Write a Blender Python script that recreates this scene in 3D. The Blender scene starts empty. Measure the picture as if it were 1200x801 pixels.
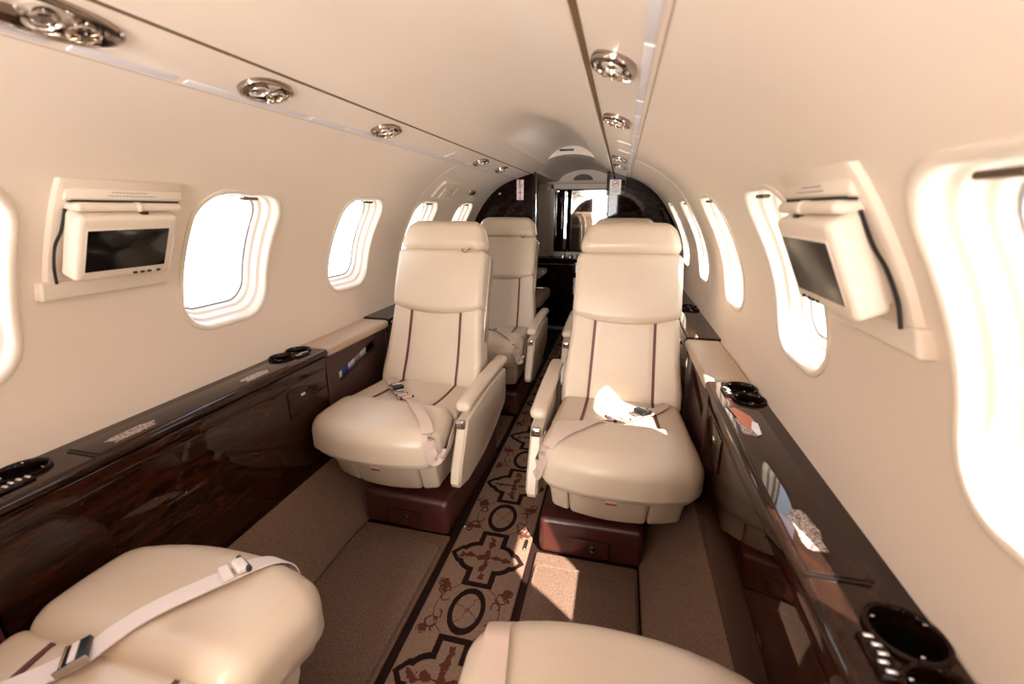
import bpy, bmesh, math, random
import numpy as np
from mathutils import Vector, Matrix
from mathutils.bvhtree import BVHTree
random.seed(7)
R = math.radians
SC = bpy.context.scene
COL = SC.collection

# ---------------------------------------------------------------- camera
cd = bpy.data.cameras.new('camera'); cam = bpy.data.objects.new('camera', cd); COL.objects.link(cam)
F_PX = 515.7; VPX, VPY = 729.5, 245.6; ROLL = R(4.043)
cd.sensor_width = 36; cd.lens = F_PX / 1200 * 36
cam.location = (0.3716, 0.0, 1.15)
_y = Vector(((VPX-600)/F_PX, (400.5-VPY)/F_PX, -1)).normalized()
_z = Vector((math.sin(ROLL), math.cos(ROLL), 0)); _z = (_z - _y*_z.dot(_y)).normalized()
_x = _y.cross(_z)
M = Matrix((_x, _y, _z)).to_4x4()          # rows: world axes in camera coordinates
cam.matrix_world = Matrix.Translation(cam.location) @ M
cd.clip_start = 0.02
cd.dof.use_dof = True; cd.dof.focus_distance = 1.9; cd.dof.aperture_fstop = 3.0
SC.camera = cam

# ---------------------------------------------------------------- world, sun, exposure
w = bpy.data.worlds.new('sky'); SC.world = w; w.use_nodes = True
nt = w.node_tree; nt.nodes.clear()
tc = nt.nodes.new('ShaderNodeTexCoord'); sx = nt.nodes.new('ShaderNodeSeparateXYZ')
rp = nt.nodes.new('ShaderNodeValToRGB'); bg = nt.nodes.new('ShaderNodeBackground'); wo = nt.nodes.new('ShaderNodeOutputWorld')
mr = nt.nodes.new('ShaderNodeMapRange'); mr.inputs[1].default_value = -0.2; mr.inputs[2].default_value = 0.8
nt.links.new(tc.outputs['Generated'], sx.inputs[0]); nt.links.new(sx.outputs[2], mr.inputs[0])
nt.links.new(mr.outputs[0], rp.inputs[0]); nt.links.new(rp.outputs[0], bg.inputs[0]); nt.links.new(bg.outputs[0], wo.inputs[0])
e = rp.color_ramp.elements
e[0].position = 0.18; e[0].color = (0.95, 0.97, 0.98, 1)
e[1].position = 1.0; e[1].color = (0.72, 0.82, 1.0, 1)
bg.inputs[1].default_value = 3.2
sd = bpy.data.lights.new('sun', 'SUN'); sun = bpy.data.objects.new('sun', sd); COL.objects.link(sun)
sd.energy = 16; sd.angle = R(0.6); sd.color = (1, 0.95, 0.86)
sun.rotation_euler = Vector((0.325, -0.425, 0.60)).to_track_quat('Z', 'Y').to_euler()
sun.location = (6, -6, 8)
# added fill lamp in the forward opening, standing in for unseen door daylight
ad = bpy.data.lights.new('forward_fill', 'AREA'); al = bpy.data.objects.new('forward_fill', ad); COL.objects.link(al)
ad.shape = 'RECTANGLE'; ad.size = 0.55; ad.size_y = 1.0; ad.energy = 42; ad.color = (1.0, 0.97, 0.94)
al.location = (0, -1.33, 0.95); al.rotation_euler = (R(90), 0, 0)
al.rotation_euler = Vector((0, -1, 0.0)).to_track_quat('Z', 'Y').to_euler()

vs = SC.view_settings
SC.display_settings.display_device = 'sRGB'
vs.view_transform = 'Standard'; vs.look = 'None'; vs.gamma = 1; vs.use_curve_mapping = False
vs.exposure = 0.70

# ---------------------------------------------------------------- material helpers
class G:
    """tiny expression wrapper over math nodes"""
    def __init__(s, nt, v): s.nt = nt; s.v = v
    def op(s, o, *a):
        n = s.nt.nodes.new('ShaderNodeMath'); n.operation = o
        for i, q in enumerate((s,) + a):
            q = q.v if isinstance(q, G) else q
            if isinstance(q, (int, float)): n.inputs[i].default_value = q
            else: s.nt.links.new(q, n.inputs[i])
        return G(s.nt, n.outputs[0])
    def __add__(s, b): return s.op('ADD', b)
    def __sub__(s, b): return s.op('SUBTRACT', b)
    def __mul__(s, b): return s.op('MULTIPLY', b)
    def __truediv__(s, b): return s.op('DIVIDE', b)
    def mx(s, b): return s.op('MAXIMUM', b)
    def mn(s, b): return s.op('MINIMUM', b)
    def ab(s): return s.op('ABSOLUTE')
    def lt(s, b): return s.op('LESS_THAN', b)
    def gt(s, b): return s.op('GREATER_THAN', b)

def new_mat(name):
    m = bpy.data.materials.new(name); m.use_nodes = True
    return m, m.node_tree, m.node_tree.nodes['Principled BSDF']

def setp(p, **k):
    for a, b in k.items():
        p.inputs[a.replace('_', ' ')].default_value = b

def mat(name, col, rough=0.5, metal=0.0, coat=0.0, coat_rough=0.05, noise=0.0, nscale=40, bump=0.0, bscale=300, spec=0.5, bdist=0.001, sheen=0.0):
    m, nt, p = new_mat(name)
    setp(p, Base_Color=(*col, 1), Roughness=rough, Metallic=metal)
    p.inputs['Coat Weight'].default_value = coat; p.inputs['Coat Roughness'].default_value = coat_rough
    p.inputs['Specular IOR Level'].default_value = spec
    p.inputs['Sheen Weight'].default_value = sheen
    tc = nt.nodes.new('ShaderNodeTexCoord')
    if noise > 0:
        n = nt.nodes.new('ShaderNodeTexNoise'); n.inputs['Scale'].default_value = nscale; n.inputs['Detail'].default_value = 4
        nt.links.new(tc.outputs['Object'], n.inputs['Vector'])
        mx = nt.nodes.new('ShaderNodeMix'); mx.data_type = 'RGBA'
        mx.inputs[6].default_value = (*[c*(1-noise) for c in col], 1); mx.inputs[7].default_value = (*[min(1, c*(1+noise)) for c in col], 1)
        nt.links.new(n.outputs[0], mx.inputs[0]); nt.links.new(mx.outputs[2], p.inputs['Base Color'])
    if bump > 0:
        n = nt.nodes.new('ShaderNodeTexNoise'); n.inputs['Scale'].default_value = bscale; n.inputs['Detail'].default_value = 3
        nt.links.new(tc.outputs['Object'], n.inputs['Vector'])
        b = nt.nodes.new('ShaderNodeBump'); b.inputs['Strength'].default_value = bump; b.inputs['Distance'].default_value = bdist
        nt.links.new(n.outputs[0], b.inputs['Height']); nt.links.new(b.outputs[0], p.inputs['Normal'])
    return m

def leather(name, col, rough=0.42):
    m, nt, p = new_mat(name)
    setp(p, Roughness=rough); p.inputs['Specular IOR Level'].default_value = 0.45
    tc = nt.nodes.new('ShaderNodeTexCoord')
    n = nt.nodes.new('ShaderNodeTexNoise'); n.inputs['Scale'].default_value = 9; n.inputs['Detail'].default_value = 3
    v = nt.nodes.new('ShaderNodeTexVoronoi'); v.inputs['Scale'].default_value = 420
    nt.links.new(tc.outputs['Object'], n.inputs['Vector']); nt.links.new(tc.outputs['Object'], v.inputs['Vector'])
    mx = nt.nodes.new('ShaderNodeMix'); mx.data_type = 'RGBA'
    mx.inputs[6].default_value = (*[c*0.95 for c in col], 1); mx.inputs[7].default_value = (*[min(1, c*1.04) for c in col], 1)
    nt.links.new(n.outputs[0], mx.inputs[0]); nt.links.new(mx.outputs[2], p.inputs['Base Color'])
    b = nt.nodes.new('ShaderNodeBump'); b.inputs['Strength'].default_value = 0.22; b.inputs['Distance'].default_value = 0.0006
    b2 = nt.nodes.new('ShaderNodeBump'); b2.inputs['Strength'].default_value = 0.25; b2.inputs['Distance'].default_value = 0.012
    nt.links.new(n.outputs[0], b2.inputs['Height']); nt.links.new(b2.outputs[0], b.inputs['Normal'])
    nt.links.new(v.outputs[0], b.inputs['Height']); nt.links.new(b.outputs[0], p.inputs['Normal'])
    return m

def wood(name, dark, light, rough=0.16, coat=1.0):
    m, nt, p = new_mat(name)
    setp(p, Roughness=rough); p.inputs['Specular IOR Level'].default_value = 0.0; p.inputs['Coat Weight'].default_value = coat; p.inputs['Coat Roughness'].default_value = 0.03
    p.inputs['Coat IOR'].default_value = 1.42
    tc = nt.nodes.new('ShaderNodeTexCoord'); mp = nt.nodes.new('ShaderNodeMapping'); mp.inputs['Scale'].default_value = (3, 1.6, 9)
    n = nt.nodes.new('ShaderNodeTexNoise'); n.inputs['Scale'].default_value = 5; n.inputs['Detail'].default_value = 7; n.inputs['Distortion'].default_value = 1.4
    n2 = nt.nodes.new('ShaderNodeTexNoise'); n2.inputs['Scale'].default_value = 60; n2.inputs['Detail'].default_value = 4
    nt.links.new(tc.outputs['Object'], mp.inputs[0]); nt.links.new(mp.outputs[0], n.inputs['Vector']); nt.links.new(mp.outputs[0], n2.inputs['Vector'])
    f = (G(nt, n.outputs[0])*0.75 + G(nt, n2.outputs[0])*0.25)
    rp = nt.nodes.new('ShaderNodeValToRGB'); nt.links.new(f.v, rp.inputs[0])
    rp.color_ramp.elements[0].position = 0.36; rp.color_ramp.elements[0].color = (*dark, 1)
    rp.color_ramp.elements[1].position = 0.68; rp.color_ramp.elements[1].color = (*light, 1)
    nt.links.new(rp.outputs[0], p.inputs['Base Color'])
    return m

def carpet(name, a, b):
    m, nt, p = new_mat(name)
    setp(p, Roughness=0.95); p.inputs['Specular IOR Level'].default_value = 0.1
    tc = nt.nodes.new('ShaderNodeTexCoord')
    n = nt.nodes.new('ShaderNodeTexNoise'); n.inputs['Scale'].default_value = 300; n.inputs['Detail'].default_value = 3
    nt.links.new(tc.outputs['Object'], n.inputs['Vector'])
    rp = nt.nodes.new('ShaderNodeValToRGB'); nt.links.new(n.outputs[0], rp.inputs[0])
    rp.color_ramp.elements[0].position = 0.35; rp.color_ramp.elements[0].color = (*a, 1)
    rp.color_ramp.elements[1].position = 0.65; rp.color_ramp.elements[1].color = (*b, 1)
    nt.links.new(rp.outputs[0], p.inputs['Base Color'])
    bm_ = nt.nodes.new('ShaderNodeBump'); bm_.inputs['Strength'].default_value = 0.8; bm_.inputs['Distance'].default_value = 0.003
    nt.links.new(n.outputs[0], bm_.inputs['Height']); nt.links.new(bm_.outputs[0], p.inputs['Normal'])
    return m

def runner_mat():
    m, nt, p = new_mat('patterned_runner_carpet')
    setp(p, Roughness=0.95); p.inputs['Specular IOR Level'].default_value = 0.1
    tc = nt.nodes.new('ShaderNodeTexCoord'); s = nt.nodes.new('ShaderNodeSeparateXYZ')
    nz = nt.nodes.new('ShaderNodeTexNoise'); nz.inputs['Scale'].default_value = 230; nz.inputs['Detail'].default_value = 3
    nt.links.new(tc.outputs['Object'], nz.inputs['Vector']); nt.links.new(tc.outputs['Object'], s.inputs[0])
    P = 0.4265
    u = G(nt, s.outputs[0]); y = G(nt, s.outputs[1])
    noise = G(nt, nz.outputs[0]) - 0.5
    # v in -P/2..P/2 round a circle centre; quatrefoil centred at v = +-P/2
    v = (y - 0.971 + P/2).op('FLOORED_MODULO', P) - P/2
    q = (y - 0.971).op('FLOORED_MODULO', P) - P/2
    def ln(a, b): return (a*a + b*b).op('SQRT')
    def box(a, b, ha, hb): return (a.ab() - ha).mx(b.ab() - hb)
    jig = noise * 0.004
    au = u.ab(); aq = q.ab()
    # circle band
    c = (ln(u*(1/0.047), v*(1/0.071)) - 1.0)*0.055
    band_c = (c + jig).ab().lt(0.0085)
    inner_c = c.lt(-0.008)
    thin_big = ((ln(u, v) - 0.098) + jig).ab().lt(0.0018)
    # quatrefoil: pointed side lobes + stem
    stem = box(u, q, 0.041, 0.116)
    lobe = ln(au - 0.034, q*1.0) - 0.060
    tip = (au*1.0 + aq*0.8) - 0.121
    lobes = lobe.mn(tip.mx(aq - 0.03)).mx(au - 0.128)
    ogee = stem.mn(lobes)
    band_q = (ogee + jig).ab().lt(0.0095)
    # joints of the ogee to the circle
    dark = band_c.mx(band_q)
    # inner cross of flourishes
    w1 = nt.nodes.new('ShaderNodeTexNoise'); w1.inputs['Scale'].default_value = 38; w1.inputs['Detail'].default_value = 2
    nt.links.new(tc.outputs['Object'], w1.inputs['Vector'])
    wob = (G(nt, w1.outputs[0]) - 0.5)
    cross = (box(u, q, 0.086, 0.008)).mn(box(u, q, 0.008, 0.092)).mn(ln(au - 0.066, aq*0.8) - 0.010).mn(ln(u*0.8, aq - 0.070) - 0.010).mn(ln(u, q) - 0.014) + wob*0.050
    mid = cross.lt(0.0)
    # scrolls in the corners: curls as arcs of circles
    def curl(cu, cv, r, k): return ((ln(au - cu, v.ab() - cv) - r) + wob*0.02).ab().lt(k)
    sc = curl(0.092, 0.060, 0.018, 0.0032).mx(curl(0.108, 0.085, 0.014, 0.003)).mx(curl(0.080, 0.030, 0.014, 0.0028))
    sc = sc * (G(nt, w1.outputs[0]).gt(0.47))
    leafy = (ln(au - 0.100, v.ab() - 0.072) - 0.016 + wob*0.10).lt(0)
    crack = ((u*0.6 + v + wob*0.03).ab().lt(0.0022)).mx((u - v*0.5 + wob*0.05).ab().lt(0.002)) * inner_c
    outside = ogee.gt(0.012)*c.gt(0.012)
    mids = mid.mx(sc.mx(leafy)*outside).mx(thin_big*outside*0.8).mx(crack*0.8)
    edge = (au.gt(0.1335))
    def mixc(f, a, b):
        n = nt.nodes.new('ShaderNodeMix'); n.data_type = 'RGBA'
        if isinstance(f, G): nt.links.new(f.v, n.inputs[0])
        else: n.inputs[0].default_value = f
        for i, q_ in ((6, a), (7, b)):
            if isinstance(q_, tuple): n.inputs[i].default_value = (*q_, 1)
            else: nt.links.new(q_, n.inputs[i])
        return n.outputs[2]
    base = mixc(G(nt, nz.outputs[0]), (0.095, 0.052, 0.034), (0.27, 0.165, 0.112))
    c1 = mixc(mids, base, (0.075, 0.022, 0.013))
    c2 = mixc(dark, c1, (0.014, 0.0045, 0.003))
    nt.links.new(c2, p.inputs['Base Color'])
    bp = nt.nodes.new('ShaderNodeBump'); bp.inputs['Strength'].default_value = 0.8; bp.inputs['Distance'].default_value = 0.003
    nt.links.new(nz.outputs[0], bp.inputs['Height']); nt.links.new(bp.outputs[0], p.inputs['Normal'])
    return m

def glass_mat():
    m, nt, p = new_mat('clear_pane'); nt.nodes.remove(p)
    o = [n for n in nt.nodes if n.type == 'OUTPUT_MATERIAL'][0]
    t = nt.nodes.new('ShaderNodeBsdfTransparent'); t.inputs[0].default_value = (0.94, 0.96, 0.97, 1)
    g = nt.nodes.new('ShaderNodeBsdfGlossy'); g.inputs['Roughness'].default_value = 0.02
    fr = nt.nodes.new('ShaderNodeLayerWeight')
    k = (G(nt, fr.outputs['Facing']).op('POWER', 5.0))*0.6 + 0.03
    mx = nt.nodes.new('ShaderNodeMixShader')
    nt.links.new(k.v, mx.inputs[0]); nt.links.new(t.outputs[0], mx.inputs[1]); nt.links.new(g.outputs[0], mx.inputs[2])
    nt.links.new(mx.outputs[0], o.inputs[0])
    return m

def emis(name, col, st):
    m, nt, p = new_mat(name); setp(p, Base_Color=(*col, 1)); p.inputs['Emission Color'].default_value = (*col, 1); p.inputs['Emission Strength'].default_value = st
    return m

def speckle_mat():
    m, nt, p = new_mat('speckled_silver')
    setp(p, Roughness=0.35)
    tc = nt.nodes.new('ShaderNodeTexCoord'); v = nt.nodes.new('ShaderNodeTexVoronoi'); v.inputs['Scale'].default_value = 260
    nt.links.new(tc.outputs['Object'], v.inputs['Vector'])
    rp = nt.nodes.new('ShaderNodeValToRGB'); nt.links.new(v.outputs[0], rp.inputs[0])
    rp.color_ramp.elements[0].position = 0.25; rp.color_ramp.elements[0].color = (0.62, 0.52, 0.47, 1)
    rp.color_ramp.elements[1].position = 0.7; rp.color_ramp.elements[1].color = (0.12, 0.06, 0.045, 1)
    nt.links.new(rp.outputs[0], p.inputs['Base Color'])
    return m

MT = dict(
    wall=mat('warm_ivory_liner', (0.85, 0.715, 0.60), 0.55, bump=0.08, bscale=500, bdist=0.0005),
    ceil=mat('warm_ivory_headliner', (0.86, 0.725, 0.61), 0.38, bump=0.05, bscale=500, bdist=0.0005),
    reveal=mat('ivory_plastic', (0.80, 0.68, 0.57), 0.35),
    gasket=mat('grey_gasket', (0.40, 0.39, 0.42), 0.5),
    gap=mat('dark_brown_gap', (0.17, 0.095, 0.035), 0.7),
    seam=mat('tan_seam', (0.52, 0.38, 0.27), 0.6),
    cream=leather('cream_leather', (0.62, 0.49, 0.365), 0.33),
    tan=leather('tan_leather', (0.50, 0.37, 0.26)),
    maroon=mat('maroon_painted_base', (0.060, 0.014, 0.010), 0.38, coat=0.2, coat_rough=0.25),
    brownleather=mat('brown_leather_panel', (0.040, 0.014, 0.010), 0.45, bump=0.1),
    piping=mat('brown_piping', (0.115, 0.028, 0.020), 0.5),
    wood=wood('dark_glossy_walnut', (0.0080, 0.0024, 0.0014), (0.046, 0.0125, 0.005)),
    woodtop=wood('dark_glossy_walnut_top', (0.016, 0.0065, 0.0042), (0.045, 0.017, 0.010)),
    ebony=wood('near_black_lacquer', (0.005, 0.0018, 0.0014), (0.016, 0.005, 0.004), coat=0.5),
    chrome=mat('polished_chrome', (0.75, 0.72, 0.69), 0.12, metal=1),
    nickel=mat('brushed_nickel', (0.50, 0.44, 0.38), 0.28, metal=1),
    brass=mat('antique_brass', (0.42, 0.30, 0.18), 0.25, metal=1),
    bronze=mat('dark_bronze', (0.14, 0.085, 0.055), 0.35, metal=0.6),
    black=mat('black_plastic', (0.008, 0.007, 0.007), 0.35),
    darkwell=mat('black_cup_well', (0.004, 0.0035, 0.003), 0.5, spec=0.2),
    screen=mat('black_glass_screen', (0.006, 0.005, 0.005), 0.12, spec=0.5),
    rscreen=mat('grey_glass_screen', (0.030, 0.024, 0.019), 0.25, spec=0.5),
    plastic=mat('beige_plastic', (0.80, 0.67, 0.555), 0.4),
    belt=mat('pinkish_beige_webbing', (0.60, 0.44, 0.36), 0.6, bump=0.5, bscale=900, bdist=0.0006),
    paleb=mat('pale_webbing', (0.80, 0.70, 0.66), 0.55, bump=0.5, bscale=900, bdist=0.0006),
    carpet=carpet('taupe_carpet', (0.105, 0.058, 0.040), (0.205, 0.122, 0.085)),
    carpet2=carpet('sandy_sidewall_carpet', (0.15, 0.088, 0.060), (0.26, 0.160, 0.112)),
    runner=runner_mat(),
    darkseam=mat('dark_brown_floor_rail', (0.016, 0.0045, 0.003), 0.8, spec=0.15),
    glass=glass_mat(),
    mirror=mat('silver_mirror', (0.86, 0.84, 0.82), 0.02, metal=1),
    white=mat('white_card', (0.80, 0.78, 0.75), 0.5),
    red=mat('red_print', (0.55, 0.02, 0.02), 0.5),
    greyprint=mat('grey_print', (0.35, 0.30, 0.28), 0.5),
    blue=mat('blue_print', (0.03, 0.07, 0.35), 0.4),
    orange=mat('orange_patch', (0.55, 0.17, 0.10), 0.4),
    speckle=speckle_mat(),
    diffuser=mat('frosted_lavender_diffuser', (0.72, 0.67, 0.69), 0.6),
    vent=mat('grey_vent_mesh', (0.16, 0.13, 0.105), 0.6),
    tarmac=mat('pale_concrete_apron', (0.72, 0.71, 0.68), 0.9, noise=0.1, nscale=2),
    grass=mat('pale_grass', (0.32, 0.40, 0.22), 0.9, noise=0.2, nscale=3),
    lens=mat('smoky_lens', (0.30, 0.24, 0.21), 0.1, metal=0.7),
    smoke=mat('smoky_chrome', (0.40, 0.33, 0.29), 0.13, metal=1),
)

# ---------------------------------------------------------------- mesh helpers
class MB:
    def __init__(s): s.v = []; s.f = []
    def add(s, vs, fs):
        o = len(s.v); s.v += [tuple(map(float, q)) for q in vs]; s.f += [tuple(i+o for i in f) for f in fs]; return s
    def bvh(s): return BVHTree.FromPolygons([Vector(q) for q in s.v], [list(f) for f in s.f])
    def build(s, name, m, parent=None, smooth=True, angle=40, loc=None):
        me = bpy.data.meshes.new(name); me.from_pydata(s.v, [], s.f); me.update()
        b = bmesh.new(); b.from_mesh(me); bmesh.ops.remove_doubles(b, verts=b.verts, dist=1e-6)
        bmesh.ops.recalc_face_normals(b, faces=b.faces); b.to_mesh(me); b.free()
        me.materials.append(m)
        o = bpy.data.objects.new(name, me); COL.objects.link(o)
        if parent: o.parent = parent
        if smooth:
            for p in me.polygons: p.use_smooth = True
            try: me.set_sharp_from_angle(angle=R(angle))
            except Exception: pass
        return o
    # rounded box; deform: function (x,y,z) world-> tuple
    def rbox(s, c, size, r=0.01, k=3, cuts=(1, 1, 1), fn=None):
        h = [q/2 for q in size]; r = min(r, min(h)*0.999)
        ax = []
        for i in range(3):
            ins = h[i]-r
            a = [-ins - r*math.tan(R(45)*(1-t/k)) for t in range(k)]
            mid = [-ins + 2*ins*t/cuts[i] for t in range(cuts[i]+1)]
            ax.append(a + mid + [-q for q in reversed(a)])
        idx = {}; V = []; Fc = []
        def vid(i, j, l):
            key = (i, j, l)
            if key in idx: return idx[key]
            p = [ax[0][i], ax[1][j], ax[2][l]]
            q = [max(-(h[t]-r), min(h[t]-r, p[t])) for t in range(3)]
            d = [p[t]-q[t] for t in range(3)]; L = math.sqrt(sum(t*t for t in d))
            if L > 1e-9: p = [q[t]+d[t]/L*r for t in range(3)]
            p = tuple(p[t]+c[t] for t in range(3))
            if fn: p = fn(*p)
            idx[key] = len(V); V.append(p); return idx[key]
        n = [len(a)-1 for a in ax]
        for l, fl in ((0, 1), (n[2], 0)):
            for i in range(n[0]):
                for j in range(n[1]):
                    q = [vid(i, j, l), vid(i+1, j, l), vid(i+1, j+1, l), vid(i, j+1, l)]
                    Fc.append(q[::-1] if fl else q)
        for j, fl in ((0, 0), (n[1], 1)):
            for i in range(n[0]):
                for l in range(n[2]):
                    q = [vid(i, j, l), vid(i+1, j, l), vid(i+1, j, l+1), vid(i, j, l+1)]
                    Fc.append(q[::-1] if fl else q)
        for i, fl in ((0, 1), (n[0], 0)):
            for j in range(n[1]):
                for l in range(n[2]):
                    q = [vid(i, j, l), vid(i, j+1, l), vid(i, j+1, l+1), vid(i, j, l+1)]
                    Fc.append(q[::-1] if fl else q)
        return s.add(V, Fc)
    def box(s, x0, x1, y0, y1, z0, z1):
        V = [(x, y, z) for x in (x0, x1) for y in (y0, y1) for z in (z0, z1)]
        return s.add(V, [(0, 1, 3, 2), (4, 6, 7, 5), (0, 4, 5, 1), (2, 3, 7, 6), (0, 2, 6, 4), (1, 5, 7, 3)])
    # loft rings (list of closed lists of points)
    def loft(s, rings, closed=True, cap0=False, cap1=False):
        n = len(rings[0]); V = [p for rg in rings for p in rg]; Fc = []
        m = n if closed else n-1
        for a in range(len(rings)-1):
            for i in range(m):
                j = (i+1) % n
                Fc.append((a*n+i, a*n+j, (a+1)*n+j, (a+1)*n+i))
        if cap0: Fc.append(tuple(range(n))[::-1])
        if cap1: Fc.append(tuple(range((len(rings)-1)*n, len(rings)*n)))
        return s.add(V, Fc)
    def lathe(s, prof, c, axis='z', n=24, sx=1, sy=1, frame=None):
        rings = []
        for r_, z_ in prof:
            rg = []
            for i in range(n):
                a = 2*math.pi*i/n; p = (r_*math.cos(a)*sx, r_*math.sin(a)*sy, z_)
                if frame: p = frame @ Vector(p)
                rg.append((p[0]+c[0], p[1]+c[1], p[2]+c[2]))
            rings.append(rg)
        return s.loft(rings, cap0=True, cap1=True)
    def tube(s, pts, r, n=8):
        pts = [Vector(p) for p in pts]; rings = []
        for i, p in enumerate(pts):
            t = (pts[min(i+1, len(pts)-1)]-pts[max(i-1, 0)]).normalized()
            a = t.cross(Vector((0, 0, 1)));
            if a.length < 1e-3: a = t.cross(Vector((1, 0, 0)))
            a.normalize(); b = a.cross(t)
            rings.append([tuple(p + a*math.cos(2*math.pi*k/n)*r + b*math.sin(2*math.pi*k/n)*r) for k in range(n)])
        return s.loft(rings, cap0=True, cap1=True)
    # extrude 2D polygon in plane coords via map function f(u,v,w)
    def prism(s, poly, w0, w1, f):
        n = len(poly)
        V = [f(u, v, w0) for u, v in poly] + [f(u, v, w1) for u, v in poly]
        Fc = [tuple(range(n))[::-1], tuple(range(n, 2*n))] + [(i, (i+1) % n, n+(i+1) % n, n+i) for i in range(n)]
        return s.add(V, Fc)

def empty(name, loc, rz=0):
    o = bpy.data.objects.new(name, None); COL.objects.link(o); o.location = loc; o.rotation_euler = (0, 0, rz); o.empty_display_size = 0.05
    return o
def tag(o, label=None, cat=None, group=None, kind=None):
    if label: o['label'] = label
    if cat: o['category'] = cat
    if group: o['group'] = group
    if kind: o['kind'] = kind
    return o
def struct(o): o['kind'] = 'structure'; return o
def text_mesh(name, body, size, m, mw, parent=None, line=1.0, align='CENTER', extrude=0.0003):
    cu = bpy.data.curves.new('t', 'FONT'); cu.body = body; cu.size = size; cu.align_x = align; cu.align_y = 'CENTER'; cu.space_line = line; cu.extrude = extrude
    cu.offset = size*0.02
    t = bpy.data.objects.new('t', cu); me = bpy.data.meshes.new_from_object(t)
    me.name = name; me.transform(mw); me.materials.clear(); me.materials.append(m)
    bpy.data.objects.remove(t); bpy.data.curves.remove(cu)
    o = bpy.data.objects.new(name, me); COL.objects.link(o)
    if parent: o.parent = parent
    return o
def crom(P, n):
    P = [Vector(p) for p in P]; P = [2*P[0]-P[1]] + P + [2*P[-1]-P[-2]]; out = []
    for i in range(1, len(P)-2):
        for k in range(n):
            t = k/n; a, b, c, d = P[i-1:i+3]
            out.append(0.5*((2*b)+(c-a)*t+(2*a-5*b+4*c-d)*t*t+(3*b-a-3*c+d)*t**3))
    out.append(P[-2]); return out

# ---------------------------------------------------------------- cabin cross-section
CP = [(.780, .628), (.786, .70), (.789, .79), (.783, .88), (.764, .965), (.733, 1.045), (.693, 1.12), (.648, 1.19), (.592, 1.254), (.525, 1.307), (.465, 1.340), (.411, 1.362)]
_pp = crom([(a, b, 0) for a, b in CP], 12)
_ss = [0.0]
for a, b in zip(_pp, _pp[1:]): _ss.append(_ss[-1]+(b-a).length)
SMAX = _ss[-1]
_px = np.array([p.x for p in _pp]); _pz = np.array([p.y for p in _pp]); _ssn = np.array(_ss)
def prof(s): return float(np.interp(s, _ssn, _px)), float(np.interp(s, _ssn, _pz))
def s_of_z(z): return float(np.interp(z, _pz, _ssn))
WY = [-.83, -.20, .435, 1.088, 1.720, 2.345, 2.965]
WB = [-1.15] + [(a+b)/2 for a, b in zip(WY, WY[1:])] + [3.60]
YS, YE = -1.35, 3.33       # forward and aft partitions
S_WC = (s_of_z(0.822)+s_of_z(1.188))/2; HWY, HWS, HWR = 0.145, (s_of_z(1.188)-s_of_z(0.822))/2, 0.085
NRM = Vector((0.93, 0, 0.30)).normalized()
def rr_ray(dx, dy, a, b, r):
    """distance along (dx,dy) from the centre to a rounded rectangle's edge"""
    L = math.hypot(dx, dy); dx, dy = abs(dx)/L, abs(dy)/L
    t = min(a/dx if dx > 1e-9 else 1e9, b/dy if dy > 1e-9 else 1e9)
    x, y = dx*t, dy*t
    if x > a-r and y > b-r:
        cx, cy = a-r, b-r
        B = dx*cx+dy*cy; C = cx*cx+cy*cy-r*r
        t = B+math.sqrt(max(B*B-C, 0))
    return t
def wring(yc, inset, depth, dirs, side, nrm=NRM):
    out = []
    a, b, r = HWY-inset, HWS-inset, max(HWR-inset*0.8, 0.02)
    for dx, dy in dirs:
        L = math.hypot(dx, dy); t = rr_ray(dx, dy, a, b, r)
        x, z = prof(S_WC+dy/L*t)
        out.append((side*(x+nrm.x*depth), yc+dx/L*t, z+nrm.z*depth))
    return out
NB = 20
def bay_dirs(lo, hi):
    P = []
    for k in range(NB): P.append((lo+(hi-lo)*k/NB, -S_WC))
    for k in range(NB): P.append((hi, -S_WC+SMAX*k/NB))
    for k in range(NB): P.append((hi-(hi-lo)*k/NB, SMAX-S_WC))
    for k in range(NB): P.append((lo, SMAX-S_WC-SMAX*k/NB))
    return P
wn = 0
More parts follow.
